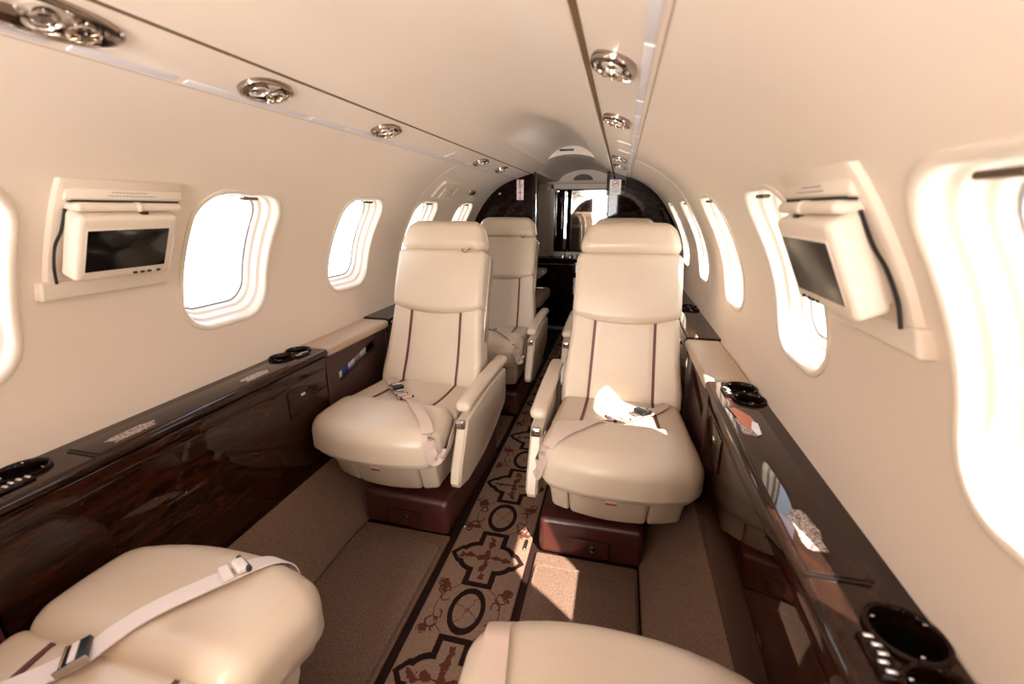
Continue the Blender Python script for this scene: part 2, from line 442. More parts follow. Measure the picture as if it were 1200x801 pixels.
for side, nm in ((-1, 'wall_left'), (1, 'wall_right')):
    mb = MB()
    for k, yc in enumerate(WY):
        BD = bay_dirs(WB[k]-yc, WB[k+1]-yc)
        rings = []
        for t in [0, .04, .12, .25, .4, .55, .7, .85, 1.0]:
            rg = []
            for dx, dy in BD:
                L = math.hypot(dx, dy); th = rr_ray(dx, dy, HWY+0.004, HWS+0.004, HWR)
                q = (th*(1-t)+L*t)/L
                x, z = prof(S_WC+dy*q)
                rg.append((side*x, yc+dx*q, z))
            rings.append(rg)
        mb.loft(rings)
    # plain run forward of the first bay
    y1 = WB[0]
    for ya, yb in ((YS-1.35, y1),):
        cols = []
        for y in (ya, yb):
            cols.append([(side*prof(SMAX*i/NB)[0], y, prof(SMAX*i/NB)[1]) for i in range(NB+1)])
        mb.loft(cols, closed=False)
    struct(mb.build(nm, MT['wall'], angle=60))
    for k, yc in enumerate(WY):
        wn += 1
        dirs = [(math.cos(a)*0.8, math.sin(a)) for a in [2*math.pi*i/72 for i in range(72)]]
        m2 = MB()
        prf = [(-.015, .0005), (-.0145, -.003), (-.010, -.0055), (-.004, -.0045), (.000, 0.0), (.001, .016), (.003, .022), (.008, .025), (.010, .029), (.011, .044), (.014, .048), (.018, .050), (.020, .055), (.022, .068)]
        m2.loft([wring(yc, i, d, dirs, side) for i, d in prf])
        fr = struct(m2.build('window_%d' % wn, MT['reveal'], angle=50))
        g = MB().loft([wring(yc, i, d, dirs, side) for i, d in ((.022, .068), (.0215, .0655), (.0265, .0655), (.027, .069))]); g.build('gasket', MT['gasket'], fr)
        pn = MB(); rg = wring(yc, .022, .0685, dirs, side); cx = Vector((0, 0, 0))
        for p in rg: cx += Vector(p)
        cx /= len(rg)
        pn.add([tuple(cx)]+rg, [(0, i+1, (i+1) % 72+1) for i in range(72)]); pn.build('pane', MT['glass'], fr)
        # brown latch of the shade, under the top of the reveal
        xt, zt = prof(S_WC+HWS-0.012)
        lt = MB().rbox((side*(xt+0.010), yc+0.02, zt+0.000), (0.016, 0.055, 0.008), 0.003, 2); lt.build('shade_latch', MT['bronze'], fr)

# ---------------------------------------------------------------- ceiling
def sm(t): t = max(0, min(1, t)); return t*t*(3-2*t)
mb = MB(); rows = []
NXC = 28
for iy in range(0, 97):
    y = YS-1.35 + (YE+1.35-YS)*iy/96
    h = 0.028+0.105*sm((y-1.45)/0.5)
    row = [(-.281, y, 1.4015), (-.279, y, 1.3975), (-.273, y, 1.398), (-.205, y, 1.442), (-.193, y, 1.450)]
    for i in range(NXC+1):
        x = -.185+.37*i/NXC
        # the dome of the aft ceiling starts along an arc
        hh = 0.022+0.100*sm((y-1.45-2.4*abs(x)**1.3)/1.1)
        row.append((x, y, 1.453+hh*(1-(x/.185)**2)**0.7 if abs(x) < .1849 else 1.453))
    row += [(.193, y, 1.450), (.205, y, 1.442), (.273, y, 1.398), (.279, y, 1.3975), (.281, y, 1.4015)]
    rows.append([(px_+(.008 if px_ > .2 else 0), py_, pz_) for px_, py_, pz_ in row])
mb.loft(rows, closed=False)
ceiling = struct(mb.build('ceiling', MT['ceil'], angle=35))
GX = {-1: 0.0, 1: .008}
for side in (-1, 1):
    m2 = MB()
    # overhead panel strip with small return, between gap and wall
    pr = [(.2890, 1.42), (.2890, 1.3985), (.2920, 1.3965), (.390, 1.3665), (.4095, 1.3615), (.4095, 1.38)]
    m2.loft([[(side*x+(GX[side] if x < .3 else 0), y, z) for x, z in pr] for y in (YS-1.35, YE)], closed=False)
    o = m2.build('overhead_panel', MT['ceil'], ceiling, angle=20)
    m2 = MB(); m2.box(side*.2812+GX[side], side*.2898+GX[side], YS-1.35, YE, 1.3966, 1.404); m2.build('shadow_gap', MT['gap'], ceiling, smooth=False)
    m2 = MB(); m2.box(side*.4085, side*.4110, YS-1.35, YE, 1.3610, 1.3645); m2.build('panel_seam', MT['seam'], ceiling, smooth=False)

def panel_z(x): return 1.3955-(abs(x)-.2955)*(1.3955-1.3665)/(.390-.2955)
def pframe(side, x, y, off=0.0):
    """frame whose +z looks down out of the overhead panel"""
    nz = Vector((-side*0.32, 0, -1)).normalized(); ny = Vector((0, 1, 0)); nx = ny.cross(nz)
    Mx = Matrix((nx, ny, nz)).transposed().to_4x4(); Mx.translation = Vector((side*x, y, panel_z(x)-off)); return Mx
# frosted strip light segments
segs = [(-1.30, -.62), (-.60, .085), (.105, .515), (.54, .70), (.715, 1.03), (1.05, 1.19), (1.205, 1.48), (1.50, 1.83), (1.85, 2.2), (2.22, 2.55), (2.57, 2.9), (2.92, 3.36)]
sideword = {-1: 'left', 1: 'right'}
ordw = ['first', 'second', 'third', 'fourth', 'fifth', 'sixth', 'seventh', 'eighth', 'ninth', 'tenth']
for side in (-1, 1):
    for i, (a, b) in enumerate(segs):
        m2 = MB(); fr = pframe(side, .3925, (a+b)/2)
        m2.rbox((0, 0, 0), (0.016, b-a, 0.005), 0.0025, 2, fn=lambda x, y, z, fr=fr: tuple(fr @ Vector((x, y, z))))
        o = m2.build('strip_light', MT['diffuser'])
        vis = i-2
        tag(o, 'frosted strip light segment, %s from the front on the %s side of the ceiling' % (ordw[vis] if vis >= 0 else ('tenth-last' if i else 'foremost'), sideword[side]) if vis >= 0 else 'frosted strip light behind the camera on the %s side, %s one' % (sideword[side], 'rear' if i else 'forward'), 'strip light', 'frosted strip lights along the overhead panels')
# reading lights + air gaspers
def reading_light(side, y, label, L=0.118, W=0.078):
    fr_ = pframe(side, .342, y); root = empty('reading_light', fr_.translation); root.rotation_euler = fr_.to_euler()
    tag(root, label, 'reading light', 'reading lights and air vents in the overhead panels')
    bz = MB(); n = 40
    def ov(i, sc, z):
        a = 2*math.pi*i/n; return (W/2*sc*math.copysign(abs(math.cos(a))**.85, math.cos(a)), L/2*sc*math.copysign(abs(math.sin(a))**.85, math.sin(a)), z)
    bz.loft([[ov(i, sc, z) for i in range(n)] for sc, z in ((1.0, -.002), (1.02, .004), (.98, .009), (.86, .010), (.80, .006), (.78, -.002))]); bz.build('bezel', MT['smoke'], root)
    bk = MB(); bk.loft([[ov(i, sc, z) for i in range(n)] for sc, z in ((.80, .001), (.5, .000))], cap1=True); bk.build('reflector', MT['smoke'], root)
    for q, qy in (((-1, -.0225), (1, .0225)) if L < .2 else ((-1, -.080), (1, -.034), (-1, .034), (1, .080))):
        ln = MB(); ln.lathe([(.0185, 0), (.0205, .006), (.0190, .012), (.0150, .0135), (.0135, .009), (.006, .0075)], (0, qy, 0), n=20)
        o = ln.build('light_ring' if q < 0 else 'air_nozzle', MT['chrome'], root)
        l2 = MB(); l2.lathe([(.0130, .007), (.010, .0110), (.004, .0135)], (0, qy, 0), n=16); l2.build('lens', MT['lens'] if q < 0 else MT['black'], o)
        if q > 0:
            f = MB()
            for t in range(6):
                a = t*math.pi/3; c_, s_ = math.cos(a), math.sin(a)
                f.rbox((0, 0, 0), (0.004, 0.013, 0.006), 0.001, 1, fn=lambda x, y, z, c_=c_, s_=s_, qy=qy: (x*c_-(y+.012)*s_, qy+x*s_+(y+.012)*c_, z+.012))
            f.build('nozzle_fins', MT['brass'], o)
    return root
names = {.56: 'large and nearest', .88: 'second', 1.375: 'third', 2.35: 'fourth', 2.66: 'farthest', -.35: 'overhead behind the camera'}
for side in (-1, 1):
    for y in (-.35, .56, .85, 1.335, 2.29, 2.70):
        if y == .56 and side == 1: continue
        lab = 'chrome reading light and air nozzle, %s overhead panel, %s' % (sideword[side], {.56: 'nearest the camera', 0.85: 'second from the left edge' if side < 0 else 'nearest and largest in view', 1.335: 'above the front seat' if side < 0 else 'second from the camera', 2.29: 'first of the far pair', 2.70: 'farthest', -.35: 'behind the camera'}[y])
        reading_light(side, y if y != .56 else .445, lab, *((.26, .080) if y == .56 else (.118, .078)))
# pale card slot
fr = pframe(-1, .365, 1.95)
for side, y, lab in ((-1, 1.95, 'plain pale blank cover on the left overhead panel before the far lights'), (1, 1.75, 'plain pale blank cover on the right overhead panel, nearer of two'), (1, 2.0, 'plain pale blank cover on the right overhead panel, farther of two')):
    fr = pframe(side, .362, y)
    o = MB().rbox((0, 0, 0), (.052, .085 if side < 0 else .06, .007), .003, 2, fn=lambda x, y, z, fr=fr: tuple(fr @ Vector((x, y, z)))).build('blank_cover', MT['reveal'])
    tag(o, lab, 'cover', 'blank covers on the overhead panels')

# ---------------------------------------------------------------- floor
flo = MB(); flo.box(-.62, .62, -2.7, 4.7, -.04, -.012)
floor = struct(flo.build('floor', MT['darkseam'], smooth=False))
def fpart(name, m, x0, x1, y0, y1, z0=-.012, z1=0.0, r=.006, cat=None):
    b = MB().rbox(((x0+x1)/2, (y0+y1)/2, (z0+z1)/2), (x1-x0, y1-y0, z1-z0), r, 2, cuts=(2, 8, 1)); return b.build(name, m)
run = fpart('carpet_runner', MT['runner'], -.1345, .1345, -1.3, 4.2, z1=.001)
run['kind'] = 'x'; del run['kind']
tag(run, 'patterned brown aisle carpet runner with rings and crosses', 'carpet runner')
for side in (-1, 1):
    for a, b, q in ((-1.0, .38, 'behind'), (.525, 1.253, 'front'), (1.87, 2.26, 'mid'), (2.89, 3.32, 'far')):
        if q in ('behind',):
            a, b = -1.0, -.08
        x0, x1 = sorted((side*.160, side*.502))
        o = fpart('floor_mat', MT['carpet'], x0, x1, a, b, z1=.004, r=.007)
        lab = {'behind': 'taupe carpet underfoot beneath the near %s seat', 'front': 'taupe carpet panel in front of the %s facing seat base', 'mid': 'taupe carpet panel behind the first %s seat', 'far': 'taupe carpet panel by the aft partition on the %s'}[q] % sideword[side]
        tag(o, lab, 'floor carpet', 'taupe carpet panels between the seats')
        if q == 'front':
            # bordered mat lying on the panel
            m2 = MB().rbox(((x0+x1)/2, .875, .008), (x1-x0-.024, .625, .016), .007, 2, cuts=(2, 6, 1)); om = m2.build('bordered_mat', MT['carpet'])
            tag(om, 'rectangular taupe floor mat with bound edge between the facing %s seats' % sideword[side], 'floor mat', 'bound mats between facing seats')
            t = MB(); xa, xb, ya, yb = x0+.014, x1-.014, .567, 1.183; rr = .02
            pts = []
            for cx, cy, a0 in ((xb-rr, yb-rr, 0), (xa+rr, yb-rr, 90), (xa+rr, ya+rr, 180), (xb-rr, ya+rr, 270)):
                pts += [(cx+rr*math.cos(R(a0+d)), cy+rr*math.sin(R(a0+d)), .0140) for d in (0, 30, 60, 90)]
            pts.append(pts[0]); t.tube(pts, .0055, 6); t.build('binding', MT['carpet'], om)
    # sloped carpeted duct cover along the side wall
    m2 = MB(); pr = [(.507, -.01), (.507, .004), (.512, .010), (.660, .196), (.668, .214), (.70, .22)]
    m2.loft([[(side*x, y, z) for x, z in pr] for y in np.linspace(YS, YE, 12)], closed=False)
    o = m2.build('trim_%d' % (1 if side < 0 else 2), MT['carpet2'], angle=50); struct(o)
# small clear rail clips on the runner edges
for x, y in ((-.124, 1.33), (.118, 1.27)):
    o = MB().rbox((x, y, .006), (.012, .05, .010), .005, 3).build('rail_clip', MT['nickel'])
    tag(o, 'small nickel clip on the %s edge of the patterned runner' % ('left' if x < 0 else 'right'), 'clip', 'clips at the runner edges')

# ---------------------------------------------------------------- side cabinets and ledges
ZL = .655
def hole_top(mb, side, x0, x1, y0, y1, z, holes, t=.022):
    pass
def bull_profile(z, xi, xo, t=.03):
    """section of a ledge top with rounded inner edge, xi inner, xo outer"""
    pts = [(xo, z)]
    for d in range(0, 181, 15):
        a = R(90+d); pts.append((xi+t/2+t/2*math.cos(a)*1.0, z-t/2+t/2*math.sin(a)))
    pts.append((xo, z-t)); return pts
def ring_pts(cx, cy, r, n=28, a0=0): return [(cx+r*math.cos(2*math.pi*i/n+a0), cy+r*math.sin(2*math.pi*i/n+a0)) for i in range(n)]

def cut(obj, mb_):
    c = mb_.build('cutter', MT['black'], smooth=False); c.location = obj.location
    md = obj.modifiers.new('b', 'BOOLEAN'); md.operation = 'DIFFERENCE'; md.solver = 'EXACT'; md.object = c
    bpy.context.view_layer.update()
    me = bpy.data.meshes.new_from_object(obj.evaluated_get(bpy.context.evaluated_depsgraph_get()))
    obj.modifiers.clear(); obj.data = me; bpy.data.objects.remove(c)
    me.set_sharp_from_angle(angle=R(35))

def cup_unit(side, ya, yb, x, parent, chrome_y):
    """two wells side by side in a figure of eight bezel with little chrome keys"""
    z = ZL
    for y in (ya, yb):
        b = MB(); b.lathe([(.0365, -.002), (.0430, .0005), (.0435, .0045), (.0410, .0065), (.0375, .0055), (.0350, .001), (.0340, -.015)], (side*x, y, z), n=32)
        b2 = MB()
        rings = []
        for r_, dz in ((.0365, -.002), (.0430, .0005), (.0435, .0050), (.0410, .0070), (.0375, .0060), (.0350, .001), (.0340, -.015)):
            rings.append([(side*x+r_*math.cos(2*math.pi*i/32), y+r_*math.sin(2*math.pi*i/32), z+dz) for i in range(32)])
        b2.loft(rings); ring = b2.build('cup_holder', MT['ebony'], parent)
        w_ = MB(); rings = []
        for r_, dz in ((.0352, .002), (.0342, -.015), (.0325, -.066), (.030, -.070), (.001, -.0705)):
            rings.append([(side*x+r_*math.cos(2*math.pi*i/32), y+r_*math.sin(2*math.pi*i/32), z+dz) for i in range(32)])
        w_.loft(rings, cap1=True)
        w_.build('well', MT['darkwell'], ring)
        for k in range(3):
            a = R(30+120*k); MB().rbox((side*x+.0325*math.cos(a), y+.0325*math.sin(a), z+.0045), (.005, .003, .004), .001, 1).build('spring_tab', MT['chrome'], ring)
    yc = (ya+yb)/2
    p = MB().rbox((side*(x-.046), yc, z+.003), (.026, .060, .006), .003, 2); kp = p.build('button_plate', MT['ebony'], parent)
    for k in range(5):
        MB().rbox((side*(x-.046-.003*math.sin(k*2)), yc-.022+.011*k, z+.0075), (.012, .0055, .005), .002, 2).build('button', MT['chrome'], kp)

def cabinet(side, y0, y1, name_label, z=ZL, cups=()):
    root = empty('side_cabinet', (0, (y0+y1)/2, 0)); off = root.location
    tag(root, name_label, 'cabinet', 'glossy side cabinets along both walls')
    def P(mb_, n, m, par=None, **k):
        o = mb_.build(n, m, par or root, **k)
        if (par or root) is root: o.location = -off
        return o
    # ledge top
    pr = bull_profile(z, .652, .787, .026)
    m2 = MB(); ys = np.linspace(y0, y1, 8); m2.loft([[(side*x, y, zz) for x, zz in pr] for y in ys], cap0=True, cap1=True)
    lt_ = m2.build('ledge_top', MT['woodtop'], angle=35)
    if cups:
        k_ = MB()
        for cy in cups: k_.loft([[(side*.741+.0358*math.cos(2*math.pi*i/32), cy+.0358*math.sin(2*math.pi*i/32), zz) for i in range(32)] for zz in (z-.06, z+.03)], cap0=True, cap1=True)
        cut(lt_, k_)
    lt_.parent = root; lt_.location = -off
    # face panel, upper rail slightly proud
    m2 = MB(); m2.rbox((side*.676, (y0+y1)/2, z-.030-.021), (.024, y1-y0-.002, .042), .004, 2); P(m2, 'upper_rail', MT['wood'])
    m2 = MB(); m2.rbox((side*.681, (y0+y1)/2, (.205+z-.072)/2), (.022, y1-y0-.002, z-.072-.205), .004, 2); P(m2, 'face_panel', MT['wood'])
    return root, off

def par(o, root): o.parent = root; o.location = -root.location; return o

def long_table_cabinet(side):
    lab = 'long glossy dark wood side cabinet with cup holders along the %s wall' % sideword[side]
    root, off = cabinet(side, .385, 1.345, lab, cups=(1.220, 1.301, .510, .429))
    ZT = ZL
    # fold-out table lid set in the ledge, joint, hinge bar
    m2 = MB().rbox((side*.706, .875, ZT+.0008), (.085, .565, .0035), .0016, 2); par(m2.build('table_lid', MT['woodtop']), root)
    m2 = MB().rbox((side*.7, .585, ZT+.0015), (.082, .003, .004), .001, 1); par(m2.build('joint_line', MT['black']), root)
    for ya, yb in ((1.180, 1.266), (.470, .384+.0)):
        h = empty('tmp', (0, 0, 0)); bpy.data.objects.remove(h)
    # cups: parts of the cabinet
    class Pz: pass
    before = set(bpy.data.objects)
    cup_unit(side, 1.220, 1.301, .741, None, None)
    cup_unit(side, .510, .429, .741, None, None)
    for o in set(bpy.data.objects)-before:
        if o.parent is None: par(o, root)
    # little flush drawer by the seat with keyhole latch
    m2 = MB().rbox((side*.6695, 1.195, .515), (.006, .115, .10), .002, 2, cuts=(1, 2, 2)); d = par(m2.build('small_door', MT['wood']), root)
    m2 = MB().rbox((side*.665, 1.205, .535), (.006, .022, .010), .0028, 2); m2.build('latch', MT['chrome'], d)
    for yy in (.70,):
        m2 = MB().rbox((side*.6692, yy, .40), (.003, .03, .012), .001, 1); par(m2.build('inlay', MT['wood']), root)
    # colour patches follow below
    return root
for side in (-1, 1):
    long_table_cabinet(side)
    r_, _ = cabinet(side, 1.805, 3.310, 'rear run of glossy dark wood side cabinet on the %s, beyond the padded section' % sideword[side], z=.664, cups=(2.33, 2.411))
    before = set(bpy.data.objects)
    zl = ZL; ZL = .664
    cup_unit(side, 2.33, 2.411, .741, None, None); ZL = zl
    for o in set(bpy.data.objects)-before:
        if o.parent is None: par(o, r_)
    m2 = MB().rbox((side*.647, 1.96, .645), (.008, .29, .010), .005, 3); par(m2.build('edge_moulding', MT['brass']), r_)
    cabinet(side, -1.34, -.075, 'forward run of glossy dark wood side cabinet on the %s, behind the camera' % sideword[side])
    # padded sections with magazine pocket
    for y0, y1, q in ((1.349, 1.801, 'beside the facing seat'), (-.07, .381, 'beside the near seat')):
        yc = (y0+y1)/2
        root = empty('padded_side_panel', (side*.70, yc, .20))
        tag(root, 'tan leather topped side panel with magazine pocket on the %s, %s' % (sideword[side], q), 'side panel', 'padded side panels with pockets')
        m2 = MB().rbox((side*.7165, yc, .641), (.133, y1-y0, .036), .014, 4, cuts=(2, 6, 1)); par(m2.build('padded_top', MT['tan']), root)
        # brown face with slot: four pieces around the pocket opening (parallelogram-like slot)
        f = lambda u, v, w: (side*w, u, v)
        s0, s1, zb, zt = y0+.075, y1-.085, .490, .575
        m2 = MB()
        XI, XO = .672, .690
        m2.prism([(y0, .215), (y1, .215), (y1, .485), (s1, .555), (s0, .492), (y0, .492)], XI, XO, f)
        m2.prism([(y0, .492), (s0, .492), (s0, .535), (s1-.0, .600), (s1, .555), (y1, .485), (y1, .626), (y0, .626)], XI, XO, f)
        par(m2.build('pocket_face', MT['brownleather'], smooth=False), root)
        m2 = MB(); m2.box(side*.722, side*.728, y0, y1, .215, .626); par(m2.build('pocket_back', MT['black'], smooth=False), root)
        for ye in (y0+.003, y1-.003): m2 = MB(); m2.rbox((side*.6705, ye, .42), (.004, .004, .40), .001, 1); par(m2.build('red_edge_trim', MT['piping']), root)

# thin irregular speckled patches laid on the table lids
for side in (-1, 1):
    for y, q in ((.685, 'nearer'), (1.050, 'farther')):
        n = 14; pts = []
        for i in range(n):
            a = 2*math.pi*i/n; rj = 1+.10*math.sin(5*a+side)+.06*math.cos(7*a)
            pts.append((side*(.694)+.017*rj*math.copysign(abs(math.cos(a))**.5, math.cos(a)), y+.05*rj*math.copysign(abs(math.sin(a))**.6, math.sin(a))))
        o = MB().prism(pts, ZL+.0026, ZL+.0036, lambda u, v, w: (u, v, w)).build('silver_patch', MT['speckle'], smooth=False)
        tag(o, 'speckled silvery decal on the %s wooden ledge, the %s of two' % (sideword[side], q), 'patch', 'speckled patches on the ledges')
pts = [(x_, y_+.045) for x_, y_ in ((.675, 1.10), (.690, 1.105), (.715, 1.06), (.722, 1.0), (.705, .985), (.690, .99), (.682, 1.04))]  # thin flat orange patch, then a smaller white one partly over it
o = MB().prism(pts, ZL+.0037, ZL+.0045, lambda u, v, w: (u, v, w)).build('orange_patch', MT['orange'], smooth=False); tag(o, 'salmon orange decal on the right ledge near the cup holders', 'patch')
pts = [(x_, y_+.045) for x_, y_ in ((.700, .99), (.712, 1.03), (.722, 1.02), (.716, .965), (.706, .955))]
o = MB().prism(pts, ZL+.0047, ZL+.0053, lambda u, v, w: (u, v, w)).build('white_patch', MT['white'], smooth=False); tag(o, 'small white patch beside the salmon orange decal on the right ledge', 'patch')

# magazines in the pockets
for side, cols in ((-1, ['white', 'blue', 'white', 'greyprint', 'white']), (1, ['orange', 'brass', 'white', 'red', 'white'])):
    words_l = ['white booklet at the front of the left pocket', 'blue covered booklet in the left pocket', 'white leaflet behind the blue booklet in the left pocket', 'grey leaflet in the left pocket', 'pale card at the rear end of the left pocket']
    words_r = ['orange booklet at the front of the right pocket', 'yellow brown leaflet in the right pocket', 'white leaflet in the middle of the right pocket', 'red booklet in the right pocket', 'white card at the rear end of the right pocket']
    for i, c in enumerate(cols):
        y = 1.455+.050*i; zt = .512+.0125*i
        o = MB().rbox((side*(.703+.002*i), y, zt-.06), (.003, .055, .15), .001, 1, fn=lambda x, yy, z, y=y: (x, yy, z+(yy-y)*.27)).build('booklet', MT[c], smooth=False)
        tag(o, (words_l if side < 0 else words_r)[i], 'booklet')

# ---------------------------------------------------------------- seats
BN = (-.944, .329)  # forward normal of the backrest (y,z)
def bk(x, v, w_):  # back plane coords -> local seat coords
    return (x, .165+v*.329+w_*BN[0], .405+v*.944+w_*BN[1])
def ribbon(mb, pts, width, th=.0022, n=8, up=None, widths=None):
    P = crom(pts, n); rings = []
    for i, p in enumerate(P):
        t = (P[min(i+1, len(P)-1)]-P[max(i-1, 0)]).normalized()
        u = Vector(up[min(i//n, len(up)-1)]) if up else Vector((0, 0, 1))
        s_ = t.cross(u).normalized(); nn = s_.cross(t).normalized()
        h = width/2
        rings.append([tuple(p+s_*h+nn*th/2), tuple(p-s_*h+nn*th/2), tuple(p-s_*h-nn*th/2), tuple(p+s_*h-nn*th/2)])
    mb.loft(rings, cap0=True, cap1=True); return P

def seat(loc, rz, side, label, belt='diag', arm_shift=0.0, pale=False, loop=True, plx=.072):
    root = empty('cabin_seat', loc, rz); A = side   # A: side on which the armrest is, in local x
    tag(root, label, 'seat', 'cream leather cabin seats')
    # plinth
    bx = A*plx
    def pf(x, y, z): 
        return (x, y, z)
    m2 = MB().rbox((bx, .07, .066), (.350, .60, .146), .022, 4, cuts=(3, 3, 2), fn=pf); pl = m2.build('plinth', MT['maroon'], root)
    m2 = MB().rbox((bx+A*0.005-(.0), -.2325, .048), (.135, .006, .068), .002, 2); dp = m2.build('access_panel', MT['maroon'], pl)
    mf = MB()
    for q in (-1, 1): mf.box(bx-.0685 if q < 0 else bx+.0665, bx-.0665 if q < 0 else bx+.0685, -.2358, -.2340, .014, .082)
    mf.box(bx-.0685, bx+.0685, -.2358, -.2340, .0805, .0825); mf.build('panel_joint', MT['black'], pl, smooth=False)
    m2 = MB(); fr = Matrix.Rotation(R(90), 4, 'X'); m2.lathe([(.011, 0), (.011, .004), (.008, .007), (.003, .009)], (bx+.01, -.235, .052), n=16, frame=fr); m2.build('lock', MT['black'], pl)
    m2 = MB(); m2.lathe([(.005, 0), (.005, .003), (.002, .0045)], (bx+.012, -.243, .045), n=10, frame=fr); m2.build('lock_core', MT['chrome'], pl)
    m2 = MB().rbox((0+A*.03, .04, .165), (.30, .40, .06), .02, 2); m2.build('swivel_block', MT['black'], root)
    # skirt: three upholstered pieces under the cushion
    def skf(x, y, z):
        t = (z-.30)/.13
        front = max(0, min(1, (-.02-y)/.28))
        y2 = y + (.05*max(0, -t))*front + .035*(abs(x)/.22)**2*front
        x2 = x*(1+.04*t)
        zz = z + (.012*(abs(x)/.22)**2) * (1 if z < .26 else 0)
        return (x2, y2, zz)
    for x0, x1, nm in ((-.215, -.108, 'skirt_side'), (-.105, .150, 'skirt_front'), (.153, .215, 'skirt_side')):
        if A < 0: pass
        xa, xb = (x0, x1) if A > 0 else (-x1, -x0)
        if nm == 'skirt_front' or True:
            m2 = MB().rbox(((xa+xb)/2, -.03, .256), (xb-xa, .50, .178), .014, 3, cuts=(4, 8, 3), fn=skf); sk = m2.build(nm, MT['cream'], root)
        if nm == 'skirt_front':
            tx = -.012
            SB = m2.bvh()
            def sy(z_):
                h = SB.ray_cast(Vector((tx, -1, z_)), Vector((0, 1, 0))); return h[0].y if h[0] is not None else -.27
            for za, zb_, mm_, l_ in ((.263, .274, 'white', 'white tag'), (.253, .263, 'red', 'red tag')):
                tg = MB().add([(tx-.018, sy(za)-.0012, za), (tx+.018, sy(za)-.0012, za), (tx+.018, sy(zb_)-.0012, zb_), (tx-.018, sy(zb_)-.0012, zb_), (tx-.018, sy(za)+.002, za), (tx+.018, sy(za)+.002, za), (tx+.018, sy(zb_)+.002, zb_), (tx-.018, sy(zb_)+.002, zb_)],
                              [(0, 1, 2, 3), (7, 6, 5, 4), (0, 4, 5, 1), (1, 5, 6, 2), (2, 6, 7, 3), (3, 7, 4, 0)])
                o1 = tg.build('tag', MT[mm_], sk, smooth=False); o1['label'] = l_
    # cushions
    def crown(x, y, z, zc, hw, amp):
        return amp*max(0, 1-(x/hw)**2) if z > zc else 0
    def thigh(x, y, z):
        fy = max(0, min(1, (-.12-y)/.20))
        y2 = y - .045*fy*(1-(abs(x)/.25)**2.2) + .018*fy*(abs(x)/.25)**4
        # drop toward the front lip and rolled under
        z2 = z - .020*fy**2 + (.010*(1-(x/.25)**2) if z > .38 else 0)
        x2 = x*(1+.045*fy*(1-fy*0.6) - .05*(1-fy))
        if z < .36: x2 *= .975; y2 += .012*fy
        return (x2, y2, z2)
    m2 = MB().rbox((0, -.200, .388), (.495, .225, .150), .052, 6, cuts=(10, 6, 2), fn=thigh); th = m2; 
    tho = m2.build('thigh_pad', MT['cream'], root)
    def rear(x, y, z):
        t = (y+.10)/.28
        x2 = x*(1-.05*t); dip = -.012*(1-(x/.23)**2)*math.sin(max(0, min(1, t))*math.pi) if z > .40 else 0
        g = 0
        for px_ in (-.125, .125):
            g -= .0035*math.exp(-((x-px_)/.009)**2)
        return (x2, y, z + dip + (g if z > .42 else 0) - .016*t)
    m3 = MB().rbox((0, .045, .392), (.470, .30, .105), .028, 4, cuts=(44, 8, 2), fn=rear); m3.build('seat_pad', MT['cream'], root)
    comb = MB(); comb.add(th.v, th.f); comb.add(m3.v, m3.f); B = comb.bvh()
    def ztop(x, y, off=.003, dflt=.40):
        h = B.ray_cast(Vector((x, y, .8)), Vector((0, 0, -1)))
        return (h[0].z if h[0] is not None else dflt)+off
    for px_ in (-.125, .125):
        mm = MB(); pts = [(px_*(1+.25*(.15-y)), y, ztop(px_*(1+.25*(.15-y)), y, .0012)) for y in np.linspace(-.088, .165, 9)]
        ribbon(mm, pts, .0105, .003, 3); mm.build('piping', MT['piping'], root)
    # back: shell, lower panel, upper panel, headrest
    def shell(x, v, w_):
        s_ = 1-.06*max(0, v)/.6
        return bk(x*s_, v, w_)
    m2 = MB().rbox((0, .285, -.125), (.426, .66, .065), .03, 4, cuts=(4, 6, 1), fn=shell); m2.build('back_shell', MT['tan'], root)
    m2 = MB().rbox((0, .27, -.100), (.424, .60, .014), .005, 2, cuts=(2, 4, 1), fn=shell); m2.build('shell_gap', MT['black'], root)
    def lower(x, v, w_):
        s_ = 1.0-.085*sm((v-.02)/.33)+.02*math.exp(-((v-.05)/.08)**2)
        ww = w_
        if w_ > -.03:
            ww += .012*(abs(x)/.22)**3 - .004 - .008*(1-(x/.22)**2)*math.sin(max(0, min(1, v/.36))*math.pi) + .006*math.exp(-((v-.04)/.06)**2)
            for px_ in (-.122, .122): ww -= .003*math.exp(-((x-px_)/.008)**2)
        return bk(x*s_, v, ww)
    ml = MB().rbox((0, .175, -.060), (.458, .39, .130), .030, 5, cuts=(40, 12, 2), fn=lower); ml.build('lower_back_pad', MT['cream'], root)
    BL = ml.bvh()
    def upper(x, v, w_):
        low = max(0, min(1, (.60-v)/.26))
        vv = v - .030*(1-(abs(x)/.205)**2)*low**2 + .004
        s_ = 1.0 - .012*math.cos(low*math.pi)
        ww = w_ + (.006*(1-(x/.21)**2) + .008*math.sin(low*math.pi) if w_ > -.03 else 0)
        return bk(x*s_, vv, ww)
    mu = MB().rbox((0, .478, -.042), (.418, .258, .122), .026, 5, cuts=(10, 10, 2), fn=upper); mu.build('upper_back_pad', MT['cream'], root)
    def head(x, v, w_):
        t = max(0, min(1, (v-.61)/.13))
        s_ = 1.0-.17*t**1.7
        return bk(x*s_, v, w_ + (.010*(1-(x/.2)**2) - .020*t**2 if w_ > -.02 else 0))
    mh = MB().rbox((0, .674, -.030), (.402, .140, .118), .044, 6, cuts=(8, 2, 2), fn=head); ho = mh.build('headrest', MT['cream'], root)
    BH = mh.bvh()
    # seam along headrest + small metal loop on its side
    mm = MB()
    mm.tube([bk(A*.108, .606, .036), bk(A*.116, .592, .043), bk(A*.128, .589, .044), bk(A*.138, .600, .040), bk(A*.142, .610, .034)], .0028, 6)
